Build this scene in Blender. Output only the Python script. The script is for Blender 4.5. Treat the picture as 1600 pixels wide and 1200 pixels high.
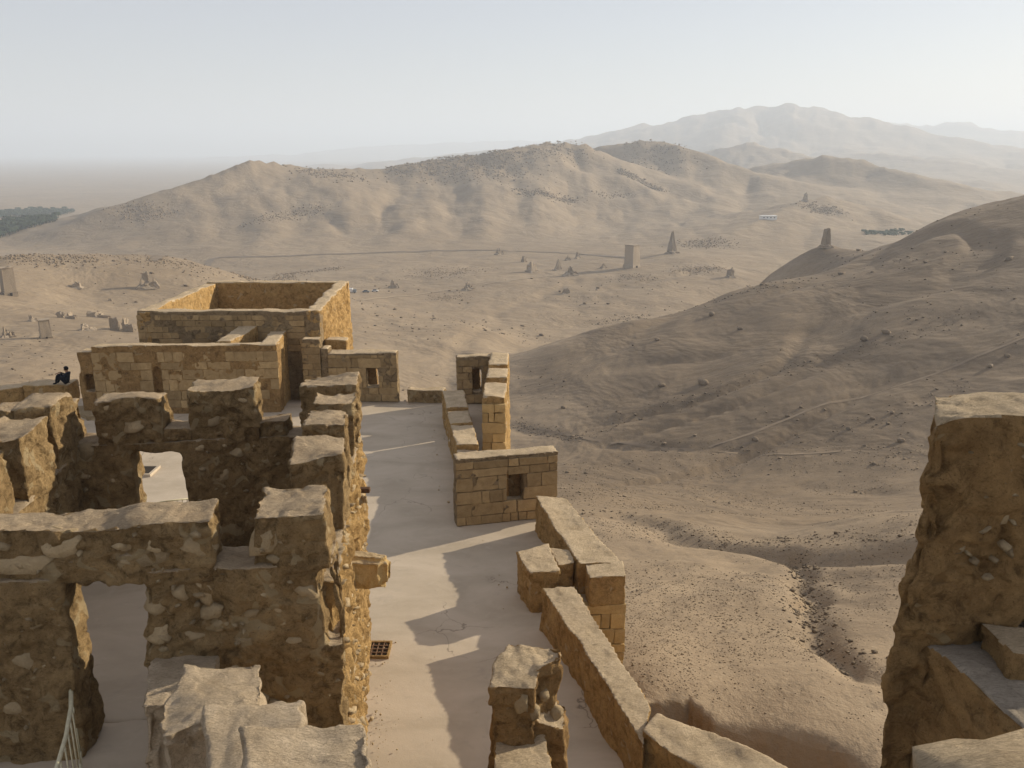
import bpy, bmesh, math, random
import numpy as np
from mathutils import Vector, Matrix

for o in list(bpy.data.objects):
    bpy.data.objects.remove(o)
S = bpy.context.scene
COL = S.collection
R = math.radians
random.seed(7)

# ------------------------------------------------------------------ camera
FPX, PITCH, CAMZ = 1333.0, R(15.3), 12.0
cam = bpy.data.cameras.new('camera')
cam.sensor_width = 36.0
cam.lens = 36.0 * FPX / 1600.0
cam.clip_start = 0.1
cam.clip_end = 80000
camo = bpy.data.objects.new('camera', cam)
COL.objects.link(camo)
camo.location = (0, 0, CAMZ)
camo.rotation_euler = (math.pi / 2 - PITCH, 0, 0)
S.camera = camo

# ------------------------------------------------------------------ sky, sun, exposure
SUN_AZ, SUN_EL = R(61), R(20.0)           # azimuth clockwise from +Y
w = bpy.data.worlds.new('World')
S.world = w
w.use_nodes = True
nt = w.node_tree
bg = nt.nodes['Background']
sky = nt.nodes.new('ShaderNodeTexSky')
sky.sky_type = 'NISHITA'
sky.sun_disc = False
sky.sun_elevation = SUN_EL
sky.sun_rotation = SUN_AZ
sky.altitude = 400
sky.air_density = 1.0
sky.dust_density = 1.0
sky.ozone_density = 1.0
mixw = nt.nodes.new('ShaderNodeMix'); mixw.data_type = 'RGBA'     # dust in the air whitens the whole sky evenly
mixw.inputs[0].default_value = 0.62
nt.links.new(sky.outputs[0], mixw.inputs[6]); mixw.inputs[7].default_value = (4.9, 4.75, 5.1, 1)
nt.links.new(mixw.outputs[2], bg.inputs[0])
bg.inputs[1].default_value = 0.095

sl = bpy.data.lights.new('sun', 'SUN')
sl.energy = 5.0
sl.angle = R(0.6)
sl.color = (1.0, 0.895, 0.72)
so = bpy.data.objects.new('sun', sl)
COL.objects.link(so)
sdir = Vector((math.sin(SUN_AZ) * math.cos(SUN_EL), math.cos(SUN_AZ) * math.cos(SUN_EL), math.sin(SUN_EL)))
so.rotation_euler = sdir.to_track_quat('Z', 'Y').to_euler()
so.location = (60, 40, 60)

S.view_settings.view_transform = 'Standard'
S.view_settings.look = 'None'
S.view_settings.exposure = 0.42
S.view_settings.gamma = 1.0
S.render.engine = 'CYCLES'
S.cycles.use_denoising = True
S.cycles.max_bounces = 6
S.cycles.diffuse_bounces = 4
S.cycles.volume_bounces = 2
S.cycles.transparent_max_bounces = 8

HAZE_D, HAZE_G, HAZE_COL = 2.0e-4, 0.15, (0.80, 0.89, 1.0, 1)

# ------------------------------------------------------------------ geometry helpers
_c, _s = math.cos(PITCH), math.sin(PITCH)
def ray(px, py):
    x = (px - 800) / FPX; y = -(py - 600) / FPX
    return np.array([x, _c + y * _s, -_s + y * _c])
def at(px, py, z):
    d = ray(px, py); t = (z - CAMZ) / d[2]
    return (d[0] * t, d[1] * t)
def atY(px, py, Y):
    d = ray(px, py); t = Y / d[1]
    return (d[0] * t, Y, d[2] * t + CAMZ)
def atR(px, py, r):
    d = ray(px, py); t = r / math.hypot(d[0], d[1])
    return (d[0] * t, d[1] * t, d[2] * t + CAMZ)

# numpy gradient noise ------------------------------------------------
def _hash(ix, iy, iz, seed):
    h = (ix.astype(np.int64) * 374761393 + iy.astype(np.int64) * 668265263 + iz.astype(np.int64) * 2147483647 + seed * 974634777) & 0xFFFFFFFF
    h = ((h ^ (h >> 13)) * 1274126177) & 0xFFFFFFFF
    h = ((h ^ (h >> 16)) * 2246822519) & 0xFFFFFFFF
    return ((h ^ (h >> 15)) & 0xFFFF).astype(np.float32) / 32767.5 - 1.0
def noise3(p, seed=0):
    f = np.floor(p); i = f.astype(np.int64); t = (p - f).astype(np.float32)
    u = t * t * t * (t * (t * 6 - 15) + 10)
    x, y, z = i[:, 0], i[:, 1], i[:, 2]
    r = 0
    for dx in (0, 1):
        wx = u[:, 0] if dx else 1 - u[:, 0]
        for dy in (0, 1):
            wy = u[:, 1] if dy else 1 - u[:, 1]
            for dz in (0, 1):
                wz = u[:, 2] if dz else 1 - u[:, 2]
                r = r + wx * wy * wz * _hash(x + dx, y + dy, z + dz, seed)
    return r
def noise2(x, y, seed=0):
    fx = np.floor(x); fy = np.floor(y); ix = fx.astype(np.int64); iy = fy.astype(np.int64)
    tx = x - fx; ty = y - fy
    ux = tx * tx * tx * (tx * (tx * 6 - 15) + 10); uy = ty * ty * ty * (ty * (ty * 6 - 15) + 10)
    zz = np.zeros_like(ix)
    a = _hash(ix, iy, zz, seed); b = _hash(ix + 1, iy, zz, seed)
    c = _hash(ix, iy + 1, zz, seed); d = _hash(ix + 1, iy + 1, zz, seed)
    return (a * (1 - ux) + b * ux) * (1 - uy) + (c * (1 - ux) + d * ux) * uy
def fbm2(x, y, oct=4, seed=0, gain=0.5):
    r = 0; a = 1.0; n = 0
    for k in range(oct):
        r = r + a * noise2(x * 2 ** k + 17.3 * k, y * 2 ** k - 9.1 * k, seed + k); n += a; a *= gain
    return r / n
def sstep(a, b, x):
    t = np.clip((x - a) / (b - a), 0, 1)
    return t * t * (3 - 2 * t)

def mesh_np(name, V, F):
    V = np.asarray(V, dtype=np.float32); F = np.asarray(F, dtype=np.int32)
    k = F.shape[1]
    me = bpy.data.meshes.new(name)
    me.vertices.add(len(V)); me.vertices.foreach_set('co', V.ravel())
    me.loops.add(F.size); me.loops.foreach_set('vertex_index', F.ravel())
    me.polygons.add(len(F))
    me.polygons.foreach_set('loop_start', np.arange(0, F.size, k, dtype=np.int32))
    me.polygons.foreach_set('loop_total', np.full(len(F), k, dtype=np.int32))
    me.update(calc_edges=True)
    return me
def setpar(o, parent):   # children are given in world coordinates; only Empties carry an offset
    o.parent = parent
    if parent.type == 'EMPTY': o.matrix_parent_inverse = Matrix.Translation(-Vector(parent.location))
def link(name, me, parent=None, mats=(), smooth=False):
    o = bpy.data.objects.new(name, me)
    COL.objects.link(o)
    if parent: setpar(o, parent)
    for m in mats: me.materials.append(m)
    if smooth: me.polygons.foreach_set('use_smooth', np.ones(len(me.polygons), dtype=bool))
    return o
def tag(o, label=None, cat=None, group=None, kind=None):
    if label: o['label'] = label
    if cat: o['category'] = cat
    if group: o['group'] = group
    if kind: o['kind'] = kind
    return o
def empty(name, label, cat, group=None, loc=(0, 0, 0)):
    o = bpy.data.objects.new(name, None)
    COL.objects.link(o); o.location = loc
    o.empty_display_size = 0.3
    return tag(o, label, cat, group)

# ------------------------------------------------------------------ materials
def newmat(name):
    m = bpy.data.materials.new(name); m.use_nodes = True
    n = m.node_tree.nodes; l = m.node_tree.links
    b = n['Principled BSDF']
    b.inputs['Roughness'].default_value = 0.95
    b.inputs['Specular IOR Level'].default_value = 0.15
    return m, n, l, b
def nnoise(n, l, vec, scale, detail=5, rough=0.6, dist=0.0):
    t = n.new('ShaderNodeTexNoise'); t.inputs['Scale'].default_value = scale
    t.inputs['Detail'].default_value = detail; t.inputs['Roughness'].default_value = rough
    t.inputs['Distortion'].default_value = dist
    l.new(vec, t.inputs['Vector']); return t.outputs['Fac']
def nramp(n, l, fac, stops):
    r = n.new('ShaderNodeValToRGB'); e = r.color_ramp.elements
    while len(e) < len(stops): e.new(0.5)
    for k, (p, c) in enumerate(stops):
        e[k].position = p
        e[k].color = (c, c, c, 1) if isinstance(c, (int, float)) else (*c, 1)
    l.new(fac, r.inputs[0]); return r.outputs[0]
def nmix(n, l, fac, a, b, mode='MIX'):
    x = n.new('ShaderNodeMix'); x.data_type = 'RGBA'; x.blend_type = mode
    for sock, v in ((x.inputs[0], fac), (x.inputs[6], a), (x.inputs[7], b)):
        if isinstance(v, (int, float)): sock.default_value = v
        elif isinstance(v, tuple): sock.default_value = (*v, 1)
        else: l.new(v, sock)
    return x.outputs[2]
def nbump(n, l, b, h, strength, dist, prev=None):
    x = n.new('ShaderNodeBump'); x.inputs['Strength'].default_value = strength; x.inputs['Distance'].default_value = dist
    l.new(h, x.inputs['Height'])
    if prev is not None: l.new(prev, x.inputs['Normal'])
    l.new(x.outputs[0], b.inputs['Normal']); return x.outputs[0]
def wpos(n): return n.new('ShaderNodeNewGeometry').outputs['Position']
def nmap(n, l, vec, sc, rot=(0, 0, 0)):
    x = n.new('ShaderNodeMapping'); x.inputs['Scale'].default_value = sc; x.inputs['Rotation'].default_value = rot
    l.new(vec, x.inputs['Vector']); return x.outputs[0]

def mat_rubble(name, mud1, mud2, pale, palecut=0.62, bump=1.0):
    """mud plastered rubble: ochre mud with pale limestone showing through"""
    m, n, l, b = newmat(name); p = wpos(n)
    base = nramp(n, l, nnoise(n, l, p, 1.3, 6, 0.65, 0.4), [(0.32, mud1), (0.68, mud2)])
    fine = nnoise(n, l, p, 9, 6, 0.7)
    base = nmix(n, l, nramp(n, l, fine, [(0.3, 0.0), (0.75, 0.55)]), base, tuple(min(1, c * 1.25) for c in mud2))
    mott = nnoise(n, l, p, 4.2, 7, 0.75, 0.6)
    base = nmix(n, l, nramp(n, l, mott, [(0.36, 0.75), (0.5, 0.0)]), base, tuple(c * 0.55 for c in mud1))
    base = nmix(n, l, nramp(n, l, mott, [(0.54, 0.0), (0.7, 0.6)]), base, tuple(min(1, c * 1.3) for c in mud2))
    base = nmix(n, l, nramp(n, l, nnoise(n, l, p, 30, 3, 0.7), [(0.28, 0.7), (0.43, 0.0)]), base, tuple(c * 0.5 for c in mud1))
    patch = nnoise(n, l, p, 2.6, 2, 0.45, 0.8)
    base = nmix(n, l, nramp(n, l, patch, [(palecut, 0.0), (palecut + 0.03, 0.75)]), base, pale)
    l.new(base, b.inputs['Base Color'])
    n1 = nbump(n, l, b, nnoise(n, l, p, 5, 8, 0.75, 0.3), 1.0, 0.22 * bump)
    n2 = nbump(n, l, b, nnoise(n, l, p, 22, 6, 0.75), 1.0, 0.06 * bump, n1)
    return m
def mat_cap(name, c1, c2):
    """straw-and-mud capping on wall tops"""
    m, n, l, b = newmat(name); p = wpos(n)
    base = nramp(n, l, nnoise(n, l, p, 2.2, 6, 0.65, 0.5), [(0.3, c1), (0.7, c2)])
    straw = nnoise(n, l, nmap(n, l, p, (6, 26, 10), (0, 0, 0.6)), 1.4, 5, 0.7, 2.2)
    base = nmix(n, l, nramp(n, l, straw, [(0.36, 0.55), (0.5, 0.0)]), base, tuple(c * 0.5 for c in c1))
    base = nmix(n, l, nramp(n, l, straw, [(0.58, 0.0), (0.7, 0.35)]), base, tuple(min(1, c * 1.35) for c in c2))
    l.new(base, b.inputs['Base Color'])
    n1 = nbump(n, l, b, straw, 1.0, 0.035)
    nbump(n, l, b, nnoise(n, l, p, 14, 6, 0.75), 1.0, 0.035, n1)
    return m
def mat_stone(name, c1, c2, bump=0.6):
    m, n, l, b = newmat(name); p = wpos(n)
    oi = n.new('ShaderNodeObjectInfo').outputs['Random']
    base = nramp(n, l, nnoise(n, l, p, 3.5, 6, 0.65, 0.3), [(0.3, c1), (0.7, c2)])
    var = nramp(n, l, oi, [(0.0, 0.72), (1.0, 1.14)])
    base = nmix(n, l, 1.0, base, var, 'MULTIPLY')
    base = nmix(n, l, nramp(n, l, nnoise(n, l, p, 26, 4, 0.7), [(0.3, 0.5), (0.43, 0.0)]), base, tuple(c * 0.55 for c in c1))
    l.new(base, b.inputs['Base Color'])
    n1 = nbump(n, l, b, nnoise(n, l, p, 7, 8, 0.7), 1.0, 0.10 * bump)
    nbump(n, l, b, nnoise(n, l, p, 40, 4, 0.7), 1.0, 0.02 * bump, n1)
    return m
def mat_plain(name, c, rough=0.6, metal=0.0, var=0.15, scale=6):
    m, n, l, b = newmat(name); p = wpos(n)
    base = nramp(n, l, nnoise(n, l, p, scale, 4), [(0.3, tuple(x * (1 - var) for x in c)), (0.7, tuple(min(1, x * (1 + var)) for x in c))])
    l.new(base, b.inputs['Base Color']); b.inputs['Roughness'].default_value = rough; b.inputs['Metallic'].default_value = metal
    return m

M_RUB = mat_rubble('mud_plastered_rubble', (0.225, 0.142, 0.062), (0.48, 0.325, 0.155), (0.53, 0.405, 0.23), 0.61)
M_WARM = mat_rubble('warm_mud_plaster', (0.26, 0.15, 0.06), (0.47, 0.295, 0.125), (0.50, 0.37, 0.2), 0.68)
M_OCH = mat_rubble('ochre_plaster', (0.38, 0.225, 0.082), (0.57, 0.365, 0.15), (0.58, 0.44, 0.26), 0.66, 0.8)
M_CAP = mat_cap('grey_mud_capping', (0.36, 0.265, 0.165), (0.55, 0.42, 0.27))
M_CAP2 = mat_cap('tan_mud_capping', (0.46, 0.345, 0.21), (0.66, 0.515, 0.335))
M_PALE = mat_cap('pale_mud_capping', (0.46, 0.35, 0.225), (0.63, 0.50, 0.345))
M_STO = mat_stone('pale_limestone', (0.34, 0.25, 0.14), (0.50, 0.38, 0.225))
M_ASH = mat_stone('ashlar_limestone', (0.31, 0.208, 0.10), (0.46, 0.325, 0.165))
M_ORB = mat_stone('ochre_ashlar', (0.45, 0.30, 0.12), (0.62, 0.43, 0.195))
M_MOR = mat_rubble('mortar_core', (0.25, 0.172, 0.09), (0.40, 0.29, 0.165), (0.42, 0.32, 0.2), 0.75)
M_TOMB = mat_stone('tomb_stone', (0.30, 0.235, 0.165), (0.42, 0.335, 0.24), 1.0)

def mat_floor():
    m, n, l, b = newmat('lime_plaster_floor'); p = wpos(n)
    base = nramp(n, l, nnoise(n, l, nmap(n, l, p, (0.8, 1.6, 1)), 0.5, 6, 0.6, 0.6), [(0.3, (0.41, 0.335, 0.24)), (0.7, (0.54, 0.445, 0.33))])
    base = nmix(n, l, nramp(n, l, nnoise(n, l, p, 3.2, 5, 0.7, 0.5), [(0.55, 0.0), (0.75, 0.45)]), base, (0.55, 0.46, 0.345))
    base = nmix(n, l, nramp(n, l, nnoise(n, l, p, 1.1, 4, 0.7, 1.0), [(0.24, 0.5), (0.4, 0.0)]), base, (0.33, 0.28, 0.22))
    v = n.new('ShaderNodeTexVoronoi'); v.feature = 'DISTANCE_TO_EDGE'; v.inputs['Scale'].default_value = 0.42
    dn = n.new('ShaderNodeTexNoise'); dn.inputs['Scale'].default_value = 1.6; dn.inputs['Detail'].default_value = 6
    l.new(p, dn.inputs['Vector'])
    add = n.new('ShaderNodeVectorMath'); add.operation = 'MULTIPLY_ADD'
    l.new(dn.outputs['Color'], add.inputs[0]); add.inputs[1].default_value = (1.1, 1.1, 0); l.new(p, add.inputs[2])
    l.new(add.outputs[0], v.inputs['Vector'])
    crack = nramp(n, l, v.outputs['Distance'], [(0.0, 1.0), (0.006, 0.0)])
    cm = nmix(n, l, nramp(n, l, nnoise(n, l, p, 0.35, 2), [(0.52, 0.0), (0.6, 0.8)]), (0, 0, 0), crack)
    base = nmix(n, l, cm, base, (0.16, 0.125, 0.09))
    l.new(base, b.inputs['Base Color']); b.inputs['Roughness'].default_value = 0.8
    n1 = nbump(n, l, b, nnoise(n, l, p, 1.5, 6, 0.6), 0.5, 0.03)
    nbump(n, l, b, nnoise(n, l, p, 30, 4, 0.6), 0.4, 0.006, n1)
    return m
M_FLOOR = mat_floor()
M_LEDGE = mat_cap('grey_plaster_ledge', (0.36, 0.30, 0.225), (0.46, 0.385, 0.295))

def mat_terrain():
    m, n, l, b = newmat('desert_ground'); geo = n.new('ShaderNodeNewGeometry'); p = geo.outputs['Position']
    base = nramp(n, l, nnoise(n, l, p, 0.006, 6, 0.6, 0.6), [(0.3, (0.255, 0.188, 0.118)), (0.7, (0.345, 0.26, 0.168))])
    base = nmix(n, l, nramp(n, l, nnoise(n, l, p, 0.05, 6, 0.7, 0.4), [(0.42, 0.0), (0.72, 0.6)]), base, (0.195, 0.143, 0.092))
    # streaks that follow the drainage
    st = nnoise(n, l, nmap(n, l, p, (0.05, 0.26, 0.1), (0, 0, -0.5)), 1.0, 5, 0.65, 1.0)
    base = nmix(n, l, nramp(n, l, st, [(0.5, 0.0), (0.75, 0.35)]), base, (0.40, 0.31, 0.205))
    # gravel speckle at three sizes
    g1 = nnoise(n, l, p, 2.2, 4, 0.8); g2 = nnoise(n, l, p, 0.55, 4, 0.8); g3 = nnoise(n, l, p, 0.16, 4, 0.85)
    base = nmix(n, l, nramp(n, l, g1, [(0.33, 0.4), (0.45, 0.0)]), base, (0.15, 0.112, 0.074))
    base = nmix(n, l, nramp(n, l, g2, [(0.33, 0.55), (0.44, 0.0)]), base, (0.17, 0.128, 0.085))
    base = nmix(n, l, nramp(n, l, g3, [(0.33, 0.4), (0.45, 0.0)]), base, (0.2, 0.15, 0.1))
    base = nmix(n, l, nramp(n, l, g1, [(0.6, 0.0), (0.7, 0.5)]), base, (0.44, 0.35, 0.235))
    # darker ground colour on the right-hand hill than on the valley floor
    at_ = n.new('ShaderNodeAttribute'); at_.attribute_name = 'hilly'
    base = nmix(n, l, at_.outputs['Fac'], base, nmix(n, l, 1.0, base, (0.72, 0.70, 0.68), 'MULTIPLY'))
    # steep ground is bare rock
    sep = n.new('ShaderNodeSeparateXYZ'); l.new(geo.outputs['True Normal'], sep.inputs[0])
    base = nmix(n, l, nramp(n, l, sep.outputs['Z'], [(0.62, 0.75), (0.86, 0.0)]), base, (0.22, 0.15, 0.085))
    l.new(base, b.inputs['Base Color'])
    n0 = nbump(n, l, b, nnoise(n, l, p, 0.03, 4, 0.6, 0.4), 0.6, 6.0)
    n1 = nbump(n, l, b, nnoise(n, l, p, 0.35, 6, 0.75), 0.7, 0.3, n0)
    nbump(n, l, b, g1, 0.8, 0.06, n1)
    return m
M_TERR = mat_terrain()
M_ROCK = mat_stone('hill_rock', (0.17, 0.125, 0.08), (0.29, 0.22, 0.145), 1.0)

# ------------------------------------------------------------------ terrain
def azr(px, py):
    d = ray(px, py); return math.atan2(d[0], d[1])
cps = []   # (az, r, z)
def cp(px, py, r):
    x, y, z = atR(px, py, r); cps.append((math.atan2(x, y), r, z))
def cz(azdeg, r, z): cps.append((R(azdeg), r, z))
# just outside the ditch, and the pale shoulder below the castle
for a in [(1000, 1062, 31.5), (1120, 1060, 33), (1250, 1062, 34), (1380, 1095, 34), (1100, 1000, 40), (1250, 1000, 42), (1000, 940, 51), (1200, 930, 53),
          (1000, 870, 70), (1150, 880, 69), (950, 806, 92), (1050, 826, 84), (1140, 852, 77), (1240, 870, 72), (1330, 930, 58), (1400, 930, 56),
          (1000, 790, 116), (1120, 800, 108), (1240, 820, 100), (1350, 800, 97), (1500, 800, 88), (900, 760, 130),
          (1150, 463, 400), (1105, 481, 388), (1210, 452, 402), (1060, 494, 372),
          (1290, 380, 505), (1340, 384, 485), (1380, 379, 470), (1430, 362, 455), (1235, 404, 495), (1200, 430, 478), (1510, 328, 458), (1600, 307, 462), (1750, 250, 470),
          # the valley
          (700, 560, 315), (650, 540, 335), (760, 520, 380), (700, 500, 440), (600, 455, 575), (800, 440, 610), (900, 440, 610), (987, 417, 690), (1050, 440, 600),
          (1141, 432, 640), (500, 440, 640), (400, 440, 620), (1050, 395, 790), (1150, 405, 760), (1250, 395, 850), (1385, 366, 1040), (1300, 370, 980),
          # left shelf
          (0, 590, 205), (60, 560, 240), (200, 560, 245), (400, 560, 270), (72, 527, 290), (150, 500, 330), (300, 480, 400), (15, 460, 400), (225, 450, 440), (120, 449, 440),
          (0, 403, 520), (70, 403, 530), (130, 405, 540), (200, 406, 548), (270, 407, 556)]:
    cp(*a)
# the right-hand hillside: one even slope rising to the right, cut off by its spurs
def slope_pt(px, py):
    d = ray(px, py); gx, gy, z0 = 0.215, 0.07, -67 - 0.07 * 210
    t = (z0 - CAMZ) / (d[2] - gx * d[0] - gy * d[1]); x, y = d[0] * t, d[1] * t
    cps.append((math.atan2(x, y), math.hypot(x, y), z0 + gx * x + gy * y))
for px, pys in [(810, (690, 640, 600, 562)), (860, (690, 640, 590, 540)), (930, (690, 640, 590, 550, 516)), (985, (690, 640, 590, 540, 502)), (1060, (690, 640, 590, 540, 500)), (1150, (690, 640, 590, 540, 495)),
                (1250, (690, 640, 590, 540, 490)), (1350, (680, 620, 560, 500, 450)), (1450, (670, 610, 550, 490, 430)), (1550, (650, 590, 530, 470, 400)), (1650, (630, 570, 500, 430, 360)), (1780, (610, 540, 460, 380))]:
    for py in pys: slope_pt(px, py)
# hollow ground behind the noses, seen by nobody from the castle
for px, r, z in [(800, 350, -71), (800, 410, -77), (900, 372, -72), (985, 380, -70), (985, 420, -77), (1060, 425, -77), (1150, 455, -76), (1230, 440, -70), (1100, 450, -78), (1290, 570, -74), (1400, 570, -70), (1200, 540, -80), (1510, 600, -66), (1600, 620, -62),
                 (1290, 700, -80), (1500, 760, -78), (0, 590, -76), (130, 610, -80), (270, 640, -82)]:
    cz(math.degrees(azr(px, 235)), r, z)
for az in (-30, -20, -10, 0, 10, 20, 30):
    cz(az, 900, -87); cz(az, 1200, -95); cz(az, 1500, -102); cz(az, 2000, -106); cz(az, 4000, -108); cz(az, 30000, -112)
for az in (-28, -18, -8):
    cz(az, 60, -22); cz(az, 120, -42); cz(az, 24, -14)
cz(8, 22, -13); cz(16, 22, -13); cz(26, 22, -13); cz(34, 30, -12)
for az in (-50, -80, -120, -160, 50, 80, 120, 160, 200):
    cz(az, 24, -14); cz(az, 60, -22); cz(az, 150, -40); cz(az, 400, -68); cz(az, 900, -88); cz(az, 4000, -108); cz(az, 30000, -112)
CP = np.array(cps)
KA = 2.2
def _uv(az, r): return np.stack([az * KA, np.log(r)], -1)
def _k(d2): return 0.5 * d2 * np.log(d2 + 1e-9)
def tps_fit():
    P = _uv(CP[:, 0], CP[:, 1]); n = len(P)
    D = ((P[:, None] - P[None]) ** 2).sum(-1)
    A = np.zeros((n + 3, n + 3)); A[:n, :n] = _k(D) + np.eye(n) * 0.0008
    A[:n, n] = 1; A[:n, n + 1:] = P; A[n, :n] = 1; A[n + 1:, :n] = P.T
    y = np.concatenate([CP[:, 2], np.zeros(3)])
    return P, np.linalg.solve(A, y)
TP, TW = tps_fit()
def tps(az, r):
    q = _uv(az, r); out = np.empty(len(q))
    for i in range(0, len(q), 40000):
        b = q[i:i + 40000]
        D = ((b[:, None] - TP[None]) ** 2).sum(-1)
        out[i:i + 40000] = _k(D) @ TW[:-3] + TW[-3] + b @ TW[-2:]
    return out

def crest(pts):
    return np.array([atR(*p) for p in pts])
HILLS = [  # crest line, base z, width on camera side, width behind, sharpness, gully size
    (crest([(-120, 440, 1000), (20, 392, 1080), (110, 354, 1120), (200, 320, 1170), (290, 288, 1210), (345, 266, 1240), (400, 247, 1270), (440, 254, 1290), (500, 264, 1320), (560, 264, 1340), (620, 259, 1350),
            (680, 244, 1370), (740, 240, 1400), (800, 229, 1430), (860, 222, 1450), (915, 220, 1480), (950, 236, 1510), (985, 258, 1530)]), -90, 430, 330, 1.45, 120),
    (crest([(900, 236, 1700), (960, 226, 1690), (1000, 216, 1680), (1050, 222, 1670), (1100, 239, 1660), (1150, 259, 1640), (1190, 273, 1620), (1230, 285, 1600)]), -92, 420, 600, 1.4, 110),
    (crest([(1170, 263, 1950), (1230, 254, 1930), (1270, 243, 1910), (1297, 239, 1900), (1330, 247, 1890), (1380, 262, 1850), (1440, 276, 1800)]), -95, 420, 500, 1.5, 120),
    (crest([(1085, 390, 850), (1140, 364, 930), (1195, 343, 1030), (1225, 326, 1120), (1258, 313, 1180), (1300, 306, 1220), (1325, 314, 1260), (1345, 332, 1300)]), -90, 230, 260, 1.3, 60),
    (crest([(880, 224, 6800), (910, 217, 6600), (960, 203, 6400), (1003, 190, 6200), (1030, 199, 6100), (1050, 192, 6000), (1080, 179, 6000), (1130, 168, 6000), (1180, 164, 6000), (1212, 165, 6000), (1250, 160, 6000),
            (1290, 170, 5900), (1340, 182, 5800), (1400, 196, 5700), (1460, 212, 5600), (1540, 228, 5500)]), -108, 1900, 1500, 1.25, 420),
    (crest([(1340, 190, 9500), (1390, 187, 9500), (1440, 196, 9300), (1500, 188, 9200), (1560, 200, 9000), (1650, 210, 9000), (1760, 205, 9000)]), -108, 1800, 1500, 1.3, 500),
    (crest([(1080, 243, 3300), (1120, 232, 3250), (1165, 221, 3200), (1215, 232, 3150), (1270, 247, 3100)]), -104, 700, 700, 1.4, 160),
    (crest([(1240, 249, 4300), (1300, 241, 4200), (1360, 236, 4100), (1420, 244, 4000), (1500, 252, 3900)]), -106, 800, 700, 1.4, 220),
    (crest([(600, 226, 14000), (700, 222, 14000), (800, 219, 14000), (900, 221, 13500)]), -110, 2500, 2000, 1.3, 700),
]
def rimR(az):   # outer edge of the rock-cut ditch
    a = np.degrees(az)
    return np.interp(a, [-40, 2, 7.5, 9, 11, 13.5, 15.5, 18, 21, 24, 28, 34, 60], [26, 26, 27.5, 29.2, 30.2, 30.6, 29.6, 30.0, 30.3, 30.2, 29.5, 28, 26])
GULLIES = []
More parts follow.
